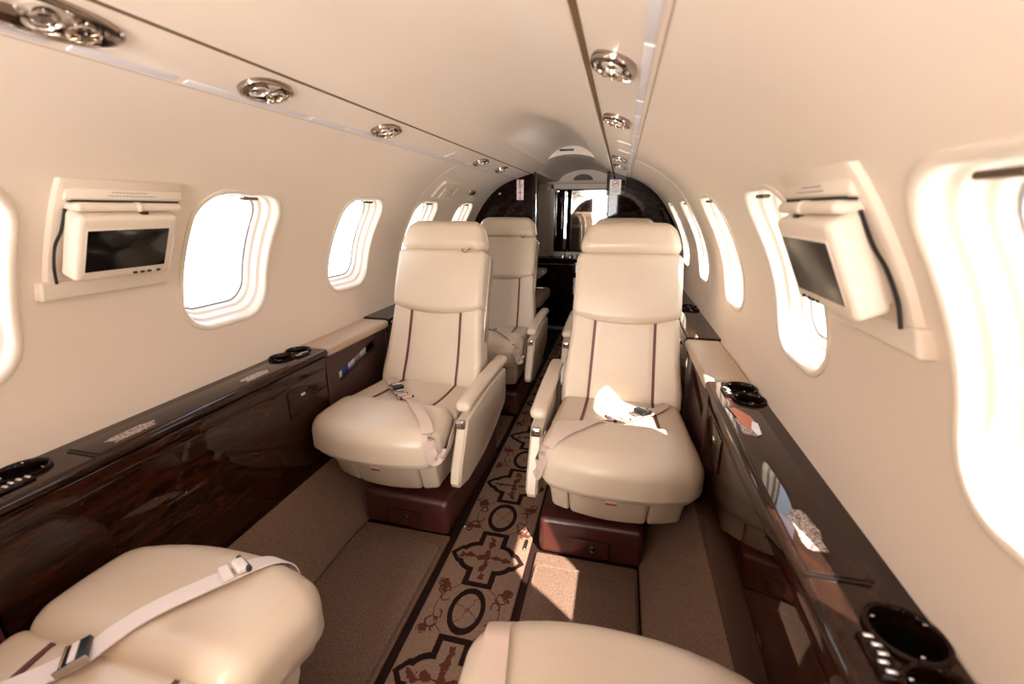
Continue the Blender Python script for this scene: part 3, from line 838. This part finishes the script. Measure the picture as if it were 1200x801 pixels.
    if loop:
        mm.build('harness_loop', MT['brass'], ho)
        mm = MB(); ribbon(mm, [bk(A*.108, .604, .0345), bk(A*.125, .5985, .037), bk(A*.143, .604, .0345)], .008, .003, 4, up=[(0, BN[0], BN[1])]); mm.build('loop_strap', MT['tan'], ho)
    m2 = MB().rbox((0, .30, -.045), (.012, .60, .03), .005, 2, fn=lambda x, v, w_: bk(x+A*.213*(1-.05*v), v, w_-.02)); m2.build('side_trim', MT['nickel'], root)
    nrm = Vector((0, -BN[0], -BN[1]))
    for px_ in (-.125, .125):
        mm = MB(); pts = []
        for v in np.linspace(.005, .338, 10):
            xx = px_*(1-.07*v/.33) 
            o_ = Vector(bk(xx, v, .25)); h = BL.ray_cast(o_, nrm)
            if h[0] is not None: pts.append(h[0]-nrm*.0012)
        ribbon(mm, pts, .0108, .003, 3, up=[(0, BN[0], BN[1])]); mm.build('piping', MT['piping'], root)
    # armrest: swoosh panel with rounded pad
    AS = arm_shift
    f = lambda u, v, w_: (w_, u+AS, v)
    xi, xo = A*.256, A*.298
    poly = [(-.140, .432), (-.152, .40), (-.215, .275), (-.228, .225), (-.215, .205), (-.15, .190), (.05, .205), (.20, .245), (.335, .30), (.355, .34), (.358, .45), (.34, .462), (.10, .462)]
    c = Vector((.05, .33))
    m2 = MB()
    inner = lambda q: [(c.x+(u-c.x)*q, c.y+(v-c.y)*q) for u, v in poly]
    rings = []
    for q, w_ in ((.955, xi), (1.0, xi+(xo-xi)*.18), (1.0, xi+(xo-xi)*.82), (.955, xo)):
        rings.append([(w_, u+AS, v) for u, v in inner(q)])
    m2.loft(rings, cap0=True, cap1=True); ar = m2.build('armrest', MT['cream'], root, angle=30)
    def padf(x, y, z):
        t = (y+.16)/.52
        return (x, y+AS, z + .026*math.sin(max(0, min(1, t))*math.pi*.6) - .10*max(0, .10-t))
    m2 = MB().rbox((A*.276, .114, .474), (.056, .497, .038), .018, 4, cuts=(2, 12, 1), fn=padf); m2.build('arm_pad', MT['cream'], ar)
    m2 = MB().rbox((A*.276, -.156+AS, .422), (.034, .012, .034), .004, 2); m2.build('recline_latch', MT['nickel'], ar)
    m2 = MB().rbox((A*.276, -.164+AS, .427), (.026, .008, .014), .003, 2); m2.build('latch_button', MT['chrome'], ar)
    # seat belt
    bm_ = MT['paleb'] if pale else MT['belt']
    bt = MB()
    if belt == 'diag':
        path = [(-A*.175, .150), (-A*.120, .075), (-A*.070, .030), (-A*.020, -.030), (A*.020, -.070), (A*.075, -.125), (A*.135, -.190), (A*.185, -.245)]
        P3 = [(x, y, ztop(x, y, .006 + (.008 if i in (2, 3, 4) else 0))) for i, (x, y) in enumerate(path)]
        P3 += [(A*.222, -.300, .400), (A*.250, -.300, .352), (A*.262, -.25, .345), (A*.262, -.19, .375), (A*.255, -.12, .40)]
        up = [(0, 0, 1)]*7+[(A*.35, -.5, .6), (A*.7, -.6, .25), (A*.9, -.3, -.3), (A, 0, -.3)]
    elif belt == 'straight':
        path = [(A*.105, .150), (A*.125, .05), (A*.155, -.06), (A*.175, -.15), (A*.190, -.235), (A*.196, -.275)]
        P3 = [(x, y, ztop(x, y, .005)) for x, y in path] + [(A*.200, -.350, .385), (A*.203, -.350, .345), (A*.206, -.325, .318)]
        up = [(0, 0, 1)]*5+[(0, -.6, .8), (0, -1, .1), (0, -.8, -.5)]
    else:
        path = [(-A*.200, .080), (-A*.12, -.005), (-A*.04, -.085), (A*.02, -.165), (A*.065, -.235), (A*.088, -.278)]
        P3 = [(x, y, ztop(x, y, .008)) for x, y in path] + [(A*.106, -.335, .440), (A*.118, -.368, .395), (A*.124, -.362, .355), (A*.128, -.335, .325)]
        up = [(0, 0, 1)]*5+[(0, -.3, .9), (A*.3, -.8, .3), (A*.7, -.6, .2)]
    ends = 4 if belt == 'diag' else 3
    dense = crom(P3, 8); n8 = len(dense); hugged = []; ups = []
    for i_, p in enumerate(dense):
        hit = B.find_nearest(p)
        nn = (p-hit[0]); d_ = nn.length
        nn = nn.normalized() if d_ > 1e-4 else Vector((0, 0, 1))
        if nn.z < -.2 and i_ < n8-18: nn = Vector((0, 0, 1))
        hugged.append(hit[0]+nn*min(max(d_, .004), .008)); ups.append(nn)
    for _ in range(7):
        ups = [(ups[max(i_-1, 0)]+ups[i_]+ups[min(i_+1, n8-1)]).normalized() for i_ in range(n8)]
        hugged = [hugged[0]] + [(hugged[i_-1]+hugged[i_]*2+hugged[i_+1])/4 for i_ in range(1, n8-1)] + [hugged[-1]]
    hugged = [p+u_*.0025 for p, u_ in zip(hugged, ups)]
    rings_ = []
    hw_ = .020 if belt != 'straight' else .021
    for i_, p in enumerate(hugged):
        t = (hugged[min(i_+1, n8-1)]-hugged[max(i_-1, 0)]).normalized()
        s_ = t.cross(ups[i_]).normalized(); n_ = s_.cross(t).normalized()
        rings_.append([tuple(p+s_*a_*hw_+n_*b_) for a_, b_ in ((1, .0012), (.5, .0012), (0, .0012), (-.5, .0012), (-1, .0012), (-1, -.0012), (0, -.0012), (1, -.0012))])
    # sink the webbing no deeper than the pad surface at its edges
    fixed = []
    for rg in rings_:
        lift = 0
        for q in (rg[0], rg[4]):
            h = B.ray_cast(Vector((q[0], q[1], .8)), Vector((0, 0, -1)))
            if h[0] is not None and q[2] > .40: lift = max(lift, min(.02, h[0].z+.002-q[2]))
        fixed.append([(a_, b_, c_+lift) for a_, b_, c_ in rg])
    bt.loft(fixed, cap0=True, cap1=True)
    P = [Vector(rg[2]) for rg in fixed]
    bo = bt.build('seat_belt', bm_, root)
    def frame_at(i):
        t = (P[i+1]-P[i-1]).normalized(); s_ = t.cross(Vector((0, 0, 1))).normalized(); n_ = s_.cross(t)
        if n_.z < 0: n_ = -n_; s_ = -s_
        Mx = Matrix((s_, t, n_)).transposed().to_4x4(); Mx.translation = P[i]; return Mx
    def piece(name, m, i, size, off=(0, 0, 0), r=.002):
        Mx = frame_at(i)
        return MB().rbox(off, size, r, 2, fn=lambda x, y, z: tuple(Mx @ Vector((x, y, z)))).build(name, m, bo)
    if belt == 'diag':
        piece('buckle', MT['black'], 14, (.048, .046, .014), (0, 0, .010), .004)
        piece('buckle_plate', MT['chrome'], 13, (.040, .020, .006), (0, 0, .019))
        piece('buckle_side', MT['chrome'], 14, (.004, .046, .018), (.026, 0, .010))
        piece('tongue', MT['chrome'], 18, (.030, .022, .004), (0, 0, .008))
        piece('adjuster_bar', MT['black'], 24, (.048, .007, .007), (0, 0, .007))
        piece('adjuster_wrap', bm_, 25, (.040, .016, .009), (0, 0, .006), .004)
        piece('slider_bar', MT['black'], 34, (.056, .011, .010), (0, 0, .008), .004)
        piece('slider_wrap', bm_, 34, (.040, .014, .013), (0, 0, .008), .005)
    elif belt == 'cross':
        piece('slider_bar', MT['black'], 39, (.054, .010, .011), (0, 0, .010), .004)
        piece('slider_wrap', bm_, 38, (.038, .022, .014), (0, 0, .009), .005)
        piece('belt_loop', bm_, 34, (.042, .018, .008), (0, 0, .006), .003)
        piece('buckle', MT['black'], 15, (.048, .036, .010), (0, 0, .008), .002)
        piece('buckle_strap', bm_, 15, (.040, .010, .004), (0, 0, .014), .0015)
        piece('buckle_pin', MT['brass'], 14, (.044, .004, .004), (0, 0, .014), .0015)
        piece('buckle_side', MT['nickel'], 15, (.004, .044, .014), (.026, 0, .009), .001)
    return root

seat((-.405, 1.49, 0), R(-2), 1, 'cream leather seat facing the camera on the left of the aisle, nearer row')
seat((.412, 1.49, 0), 0, -1, 'cream leather seat facing the camera on the right of the aisle, sunlit cushion', loop=False)
seat((-.365, 2.52, 0), 0, 1, 'second-row cream leather seat partly hidden behind the left front seat', plx=.048)
seat((.390, 2.52, 0), 0, -1, 'second-row cream seat behind the right seat, only its headrest top showing')
seat((-.390, .285, 0), R(180), -1, 'near left seat facing away, cushion crossed by a pale belt', belt='cross', arm_shift=.16, pale=True)
seat((.410, .285, 0), R(180), 1, 'near right seat facing away, only its cushion with a pinkish belt visible', belt='straight', arm_shift=.16)

# ---------------------------------------------------------------- monitors on the walls
def monitor(side):
    root = empty('wall_monitor', (side*.70, .74, 1.1)); off = root.location.copy()
    tag(root, 'fold-down video monitor in beige housing on the %s wall, %s screen' % (sideword[side], 'black' if side < 0 else 'grey'), 'monitor', 'fold-down wall monitors')
    S = side
    def add(mb_, n, m, p=None, **k):
        o = mb_.build(n, m, p or root, **k)
        if p is None: o.location = -off
        return o
    X = lambda z: float(np.interp(z, _pz, _px))
    # back plate following the wall
    m2 = MB(); rings = []
    for z in np.linspace(.972, 1.205, 14):
        xw = X(z)
        rings.append([(S*(xw+.004), .632, z), (S*(xw-.010), .637, z), (S*(xw-.014), .644, z), (S*(xw-.014), .872, z), (S*(xw-.010), .880, z), (S*(xw+.004), .886, z)])
    m2.loft(rings, cap0=True, cap1=True); add(m2, 'back_plate', MT['plastic'], angle=30)
    # hood: wedge
    m2 = MB(); f = lambda u, v, w_: (S*u, w_, v)
    hp = [(.700, 1.164), (.642, 1.1655), (.636, 1.170), (.635, 1.185), (.640, 1.194), (.652, 1.206), (.660, 1.206)]
    rings = []
    for y, q in ((.645, .93), (.651, 1.0), (.870, 1.0), (.877, .93)):
        cx, cz = .67, 1.185
        rings.append([(S*(cx+(a-cx)*q), y, cz+(b-cz)*q) for a, b in hp])
    m2.loft(rings, cap0=True, cap1=True); hd = add(m2, 'hood', MT['plastic'], angle=30)
    # tiny illegible caution print on the hood
    for k, (a, b) in enumerate(((.725, .795), (.715, .810))):
        m2 = MB(); y = a
        while y < b:
            l = random.uniform(.003, .008); m2.box(S*.6345, S*.6351, y, min(y+l, b), 1.1805-.0065*k, 1.1825-.0065*k); y += l+.0022
        add(m2, 'caution_print', MT['greyprint'], smooth=False)
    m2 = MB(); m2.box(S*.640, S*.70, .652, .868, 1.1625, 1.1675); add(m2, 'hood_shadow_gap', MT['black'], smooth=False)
    # hinge roller
    m2 = MB(); fr = Matrix.Rotation(R(90), 4, 'X')
    m2.rbox((S*.652, .757, 1.1535), (.052, .214, .0175), .0085, 4); add(m2, 'hinge_roller', MT['plastic'])
    m2 = MB(); m2.rbox((S*.651, .768, 1.1535), (.056, .018, .0205), .009, 4); add(m2, 'roller_collar', MT['plastic'])
    m2 = MB(); m2.rbox((S*.632, .776, 1.141), (.012, .016, .006), .003, 2); add(m2, 'hinge_clip', MT['black'])
    # monitor body tilted: front plane from (.631,1.11) to (.668,1.03)
    t = Vector((.668-.631, 0, 1.03-1.11)).normalized()   # downwards along the face
    n = Vector((-t.z, 0, t.x))                              # towards the cabin centre?  x component
    if n.x > 0: n = -n
    c0 = Vector((.6225, 0, 1.1325))
    def F(a, y, d):  # a down the face, d out of the face toward the aisle
        p = c0 + t*a + n*d
        return (S*p.x, y, p.z)
    Wd = (.647, .846)
    m2 = MB(); m2.rbox((.068, (Wd[0]+Wd[1])/2, -.020), (.142, Wd[1]-Wd[0], .044), .011, 3, cuts=(2, 2, 1), fn=F); body = add(m2, 'monitor_body', MT['plastic'])
    m2 = MB(); m2.rbox((.068, (Wd[0]+Wd[1])/2+.006, -.055), (.135, .178, .040), .012, 3, fn=F); add(m2, 'rear_cover', MT['plastic'])
    ys = (.660, .824)
    m2 = MB(); m2.rbox((.070, (ys[0]+ys[1])/2, .0022), (.096, ys[1]-ys[0]+.004, .002), .0008, 1, fn=F); sc_f = add(m2, 'screen_lip', MT['reveal'])
    m2 = MB(); m2.rbox((.070, (ys[0]+ys[1])/2, .0030), (.090, ys[1]-ys[0], .0016), .0006, 1, fn=F); add(m2, 'screen', MT['screen'] if S < 0 else MT['rscreen'])
    for k in range(4):
        yy = (.760, .776, .791, .812)[k]
        m2 = MB(); m2.rbox((.128, yy, .003), (.005, .009, .004), .0015, 2, fn=F); add(m2, 'button', MT['black'])
    # cable and lower pocket plate
    m2 = MB(); pts = [(S*(X(1.15)-.020), .648, 1.150), (S*(X(1.11)-.024), .645, 1.11), (S*(X(1.08)-.022), .639, 1.08), (S*(X(1.04)-.020), .641, 1.04), (S*(X(1.01)-.020), .645, 1.005)]
    m2.tube([tuple(p) for p in crom(pts, 5)], .0028, 6); add(m2, 'cable', MT['black'])
    m2 = MB(); m2.rbox((S*(X(.985)-.008), .752, .990), (.026, .262, .040), .006, 3, fn=lambda x, y, z: (x-S*(z-.988)*.25, y, z)); add(m2, 'lower_plate', MT['reveal'])
monitor(-1); monitor(1)

# oxygen mask box + switch on left wall
def wall_pt(side, y, s, off=0):
    x, z = prof(s); x2, z2 = prof(s+.01); t = Vector((x2-x, 0, z2-z)).normalized(); n_ = Vector((-t.z, 0, t.x))
    if n_.x > 0: n_ = -n_
    return Vector((side*(x+n_.x*off), y, z+n_.z*off))
def on_wall(side, s0):
    def f(x, y, z):   # x = along the profile, y = fore-aft, z = off the wall
        p = wall_pt(side, y, s0+x, z); return tuple(p)
    return f
s0 = s_of_z(1.258)
root = empty('mask_box', (0, 2.55, 1.27)); tag(root, 'ivory hinged mask compartment cover on the upper left wall near the partition', 'cover')
def pr_(o): o.parent = root; o.location = -root.location
m2 = MB().rbox((0, 2.42, .005), (.120, .24, .014), .006, 3, cuts=(6, 4, 1), fn=on_wall(-1, s0)); pr_(m2.build('frame', MT['plastic']))
m2 = MB().rbox((-.018, 2.44, .013), (.070, .15, .008), .004, 2, cuts=(4, 2, 1), fn=on_wall(-1, s0)); pr_(m2.build('flap', MT['reveal']))
m2 = MB().rbox((.0, 2.565, .010), (.045, .045, .012), .004, 2, fn=on_wall(-1, s0)); pr_(m2.build('latch', MT['reveal']))
m2 = MB().rbox((.008, 2.45, .018), (.004, .07, .003), .001, 1, fn=on_wall(-1, s0)); pr_(m2.build('print_line', MT['greyprint']))
root = empty('wall_switch', (0, 2.86, 1.26)); tag(root, 'small dark switch with silver bezel on the upper left wall', 'switch')
m2 = MB().rbox((.0, 2.86, .005), (.034, .10, .012), .004, 2, fn=on_wall(-1, s0)); pr_(m2.build('bezel', MT['nickel']))
m2 = MB().rbox((.0, 2.875, .012), (.024, .055, .008), .002, 2, fn=on_wall(-1, s0)); pr_(m2.build('rocker', MT['black']))
# wall joint mouldings (curved vertical seams)
for i, side in enumerate((-1, 1)):
    m2 = MB(); pts = [tuple(wall_pt(side, 2.18, SMAX*k/24, .0006)) for k in range(1, 25)]
    m2.tube(pts, .0009, 5); struct(m2.build('trim_%d' % (3+i), MT['plastic']))

# ---------------------------------------------------------------- aft partition
PY0, PY1 = YE-.005, YE+.035
def part_poly(side, xin, ztopin):
    pts = [(xin, 0.0), (.60, 0.0), (.80, .20), (.80, .66)]
    for k in range(0, 25):
        x, z = prof(SMAX*k/24); pts.append((x+.002, z+.002))
    pts += [(.290, 1.398), (xin, ztopin)]
    return [(side*x, z) for x, z in pts]
for i, side in enumerate((-1, 1)):
    root = empty('aft_partition', (side*.5, YE, 0)); tag(root, 'near-black glossy aft partition panel on the %s of the opening' % sideword[side], 'partition')
    m2 = MB().prism(part_poly(side, .272, 1.412), PY0, PY1, lambda u, v, w_: (u, w_, v)); o = m2.build('panel', MT['ebony'], root, smooth=False); o.location = -root.location
    for k, (dx, m_) in enumerate(((.268, 'wood'), (.257, 'wood'))):
        m2 = MB().rbox((side*dx, YE+.010, .705), (.009, .050, 1.408), .003, 2); o = m2.build('edge_strip', MT[m_], root); o.location = -root.location
# exit sign
sg = MB().rbox((-.366, YE-.008, 1.288), (.052, .004, .140), .0015, 1).build('exit_sign', MT['white'], smooth=False)
tag(sg, 'vertical EXIT sign with red letters on the left dark partition', 'sign')
mw = Matrix.Translation((-.366, YE-.0105, 1.327)) @ Matrix.Rotation(R(90), 4, 'X')
for k, ch in enumerate('EXIT'):
    text_mesh('letter', ch, .038, MT['red'], Matrix.Translation((-.366, YE-.0108, 1.340-.028*k)) @ Matrix.Rotation(R(90), 4, 'X') @ Matrix.Diagonal((1.25, 1, 1, 1)), sg)
MB().prism([(-.378, 1.234), (-.354, 1.234), (-.366, 1.222)], YE-.0112, YE-.0105, lambda u, v, w_: (u, w_, v)).build('arrow', MT['red'], sg, smooth=False)
sg = MB().rbox((.312, YE-.008, 1.300), (.078, .004, .100), .0015, 1).build('no_smoking_sign', MT['white'], smooth=False)
tag(sg, 'white no smoking placard on the right dark partition', 'sign')
m2 = MB(); n = 28
m2.loft([[(.312+r_*math.cos(2*math.pi*i/n), y_, 1.322+r_*math.sin(2*math.pi*i/n)) for i in range(n)] for r_, y_ in ((.024, YE-.0103), (.024, YE-.0115), (.020, YE-.0115), (.020, YE-.0103))])
m2.prism([(-.021, -.002), (.021, -.002), (.021, .002), (-.021, .002)], YE-.0116, YE-.0103, lambda u, v, w_: (.312+u*.7-v*.7, w_, 1.322+u*.7+v*.7))
m2.build('prohibition_ring', MT['red'], sg, smooth=False)
MB().box(.298, .326, YE-.0109, YE-.0102, 1.320, 1.325).build('cigarette', MT['black'], sg, smooth=False)
m2 = MB()
for k in range(3): m2.box(.284+.004*k, .340-.003*k, YE-.0106, YE-.0102, 1.288-.010*k, 1.291-.010*k)
m2.build('small_print', MT['greyprint'], sg, smooth=False)
# small lamps on the left panel
m2 = MB(); fr = Matrix.Rotation(R(90), 4, 'X'); m2.lathe([(.008, 0), (.008, .004), (.003, .006)], (-.52, YE-.005, 1.262), n=12, frame=fr); o = m2.build('knob', MT['chrome']); tag(o, 'tiny chrome stud on the left dark partition', 'stud')

# arch face above the opening (between ceiling dome and arch soffit)
def arch(x, apex, hw=.262, spring=1.412):
    return spring + (apex-spring)*max(0, 1-(x/hw)**2)**.62
m2 = MB(); N = 24; top = []; bot = []
for i in range(N+1):
    x = -.275+.550*i/N
    top.append((x, YE-.004, 1.60)); bot.append((x, YE-.004, arch(x, 1.522)))
m2.loft([top, bot], closed=False)
rings = [[(x, y, arch(x, ap)) for x in np.linspace(-.275, .275, N+1)] for y, ap in ((YE-.004, 1.522), (YE+.03, 1.520), (YE+.06, 1.520), (4.62, 1.520))]
m2.loft(rings, closed=False)
struct(m2.build('trim_5', MT['ceil'], angle=30))
m2 = MB().rbox((-.035, YE-.010, 1.548), (.100, .006, .013), .002, 1); o = m2.build('air_slot', MT['black']); tag(o, 'thin dark air slot in the arch above the aft opening', 'vent')

# ---------------------------------------------------------------- aft lavatory behind the opening
YR = 4.60
m2 = MB()
for side in (-1, 1):
    m2.box(side*.46, side*.50, YE+.03, YR, 0, 1.46)
    m2.box(side*.265, side*.47, YE+.03, YR, 1.412, 1.46)
o = struct(m2.build('wall_lavatory', MT['wall'], smooth=False))
m2 = MB(); m2.box(-.50, .50, YR, YR+.04, 0, 1.62); struct(m2.build('wall_aft', MT['wall'], smooth=False))
m2 = MB(); m2.rbox((0, YR-.03, 1.402), (.90, .07, .016), .006, 2); struct(m2.build('trim_6', MT['wall']))
m2 = MB(); m2.rbox((0, YR-.020, 1.366), (.90, .045, .055), .01, 2); m2.rbox((-.315, YR-.020, 1.05), (.050, .045, .72), .012, 2); m2.rbox((.315, YR-.020, 1.05), (.050, .045, .72), .012, 2); struct(m2.build('trim_7', MT['wall']))
# vent
n = 16; pts = [(-.085+.17*i/n, 0) for i in range(n+1)]
poly = [(-.095, 1.425), (.085+.01, 1.425)] + [(.095*math.cos(a), 1.425+.055*math.sin(a)) for a in np.linspace(0.05, math.pi-.05, 14)]
vt = MB().prism(poly, YR-.012, YR-.002, lambda u, v, w_: (u-.02, w_, v)).build('vent_grille', MT['vent'], smooth=False); tag(vt, 'grey half-round vent grille high on the aft wall', 'vent')
for k in range(6):
    hw = .092*math.sqrt(max(0, 1-((k*.0085+.004)/.055)**2))
    MB().box(-.02-hw, -.02+hw, YR-.016, YR-.011, 1.427+k*.0085, 1.430+k*.0085).build('slat', MT['gap'], vt, smooth=False)
# mirror
mi = empty('wall_mirror', (0, YR-.02, 1.06)); tag(mi, 'large mirror on the aft lavatory wall reflecting the cabin', 'mirror')
m2 = MB(); m2.box(-.272, .272, YR-.030, YR-.012, .750, 1.330); o = m2.build('glass', MT['mirror'], smooth=False, parent=mi); o.location = -mi.location
m2 = MB(); 
for a, b, c_, d in ((-.285, -.270, .740, 1.342), (.270, .285, .740, 1.342)): m2.rbox(((a+b)/2, YR-.028, (c_+d)/2), (b-a, .03, d-c_), .006, 2)
m2.rbox((0, YR-.028, 1.335), (.57, .03, .014), .005, 2); m2.rbox((0, YR-.028, .746), (.57, .03, .014), .005, 2)
o = m2.build('frame', MT['ebony'], parent=mi); o.location = -mi.location
m2 = MB().rbox((-.287, YR-.044, 1.06), (.012, .010, .57), .004, 2); o = m2.build('bright_edge', MT['chrome'], mi); o.location = -mi.location
m2 = MB().rbox((-.205, YR-.10, 1.04), (.05, .14, .58), .012, 2); o = m2.build('towel_column', MT['ebony']); tag(o, 'narrow black vertical column standing at the mirror left side', 'column')
# vanity
va = empty('vanity', (0, 4.3, 0)); tag(va, 'black glossy vanity cabinet under the mirror', 'vanity')
def pv(o): o.parent = va; o.location = -va.location; return o
m2 = MB().rbox((0, 4.45, .345), (.90, .22, .65), .004, 2); pv(m2.build('body', MT['ebony']))
m2 = MB().rbox((0, 4.44, .680), (.91, .25, .022), .006, 2); pv(m2.build('counter', MT['ebony']))
m2 = MB().rbox((-.10, 4.336, .38), (.44, .010, .56), .003, 2); dr = pv(m2.build('door', MT['ebony']))
MB().rbox((.06, 4.326, .50), (.05, .012, .010), .003, 2).build('handle', MT['chrome'], dr)
MB().rbox((-.02, 4.328, .43), (.055, .003, .16), .001, 1).build('placard', MT['white'], dr)
m2 = MB().rbox((0, 4.32, .640), (.90, .012, .006), .002, 1); pv(m2.build('edge_strip', MT['chrome']))
m2 = MB().rbox((-.05, 4.27, .012), (.60, .05, .022), .008, 2); o = m2.build('threshold', MT['nickel']); tag(o, 'metal threshold strip at the foot of the black vanity', 'threshold')
items = [(-.17, 'clear bottle'), (-.10, 'short chrome tap'), (-.05, 'white cup'), (.02, 'chrome dispenser'), (.08, 'small jar')]
for i, (x, lab) in enumerate(items):
    m2 = MB(); h = (.05, .035, .03, .045, .03)[i]
    m2.lathe([(.014, 0), (.015, h*.6), (.010, h*.8), (.006, h)], (x, 4.40, .692), n=12); o = m2.build('toiletry_bottle' if i != 1 else 'tap', MT[('chrome', 'chrome', 'white', 'nickel', 'tan')[i]])
    tag(o, lab + ' on the black vanity counter', 'toiletry' if i != 1 else 'tap')
# lavatory side seat pads on the left behind the second row
m2 = MB().rbox((-.36, 3.95, .60), (.16, .40, .05), .02, 3); o = m2.build('arm_cushion', MT['tan']); tag(o, 'tan padded ledge in the lavatory, left side, upper', 'cushion')
m2 = MB().rbox((-.34, 3.85, .40), (.20, .50, .10), .03, 3); o = m2.build('lavatory_seat', MT['tan']); tag(o, 'tan padded lavatory seat on the left beyond the partition', 'seat')

# ---------------------------------------------------------------- forward end (behind the camera, seen in the mirror)
for i, side in enumerate((-1, 1)):
    m2 = MB().prism(part_poly(side, .272, 1.412), YS-.04, YS, lambda u, v, w_: (u, w_, v)); o = m2.build('forward_partition', MT['ebony'], smooth=False)
    tag(o, 'glossy dark forward partition panel behind the camera on the %s' % sideword[side], 'partition')
m2 = MB(); m2.box(-.80, .80, -2.72, -2.68, 0, .86); m2.box(-.80, .80, -2.72, -2.68, 1.34, 1.60)
m2.box(-.80, -.62, -2.72, -2.68, .86, 1.34); m2.box(.62, .80, -2.72, -2.68, .86, 1.34); m2.box(-.02, .02, -2.72, -2.68, .86, 1.34)
struct(m2.build('wall_forward', MT['vent'], smooth=False))
# lower side walls behind the cabinets close the shell
for side in (-1, 1):
    m2 = MB(); m2.loft([[(side*.62, y, -.03), (side*.81, y, .20), (side*.81, y, .66)] for y in (-2.7, 3.5)], closed=False)
    struct(m2.build('wall_lower_%s' % sideword[side], MT['gap'], smooth=False))
# ground outside
m2 = MB(); m2.box(-60, 60, -60, 60, -1.30, -1.25); struct(m2.build('ground', MT['tarmac'], smooth=False))
m2 = MB(); m2.box(-400, -25, -200, 200, -1.245, -1.22); m2.box(25, 400, -200, 200, -1.245, -1.22)
o = m2.build('grass_field', MT['grass'], smooth=False); tag(o, 'pale grass field far outside beyond the windows', 'grass', kind='stuff')
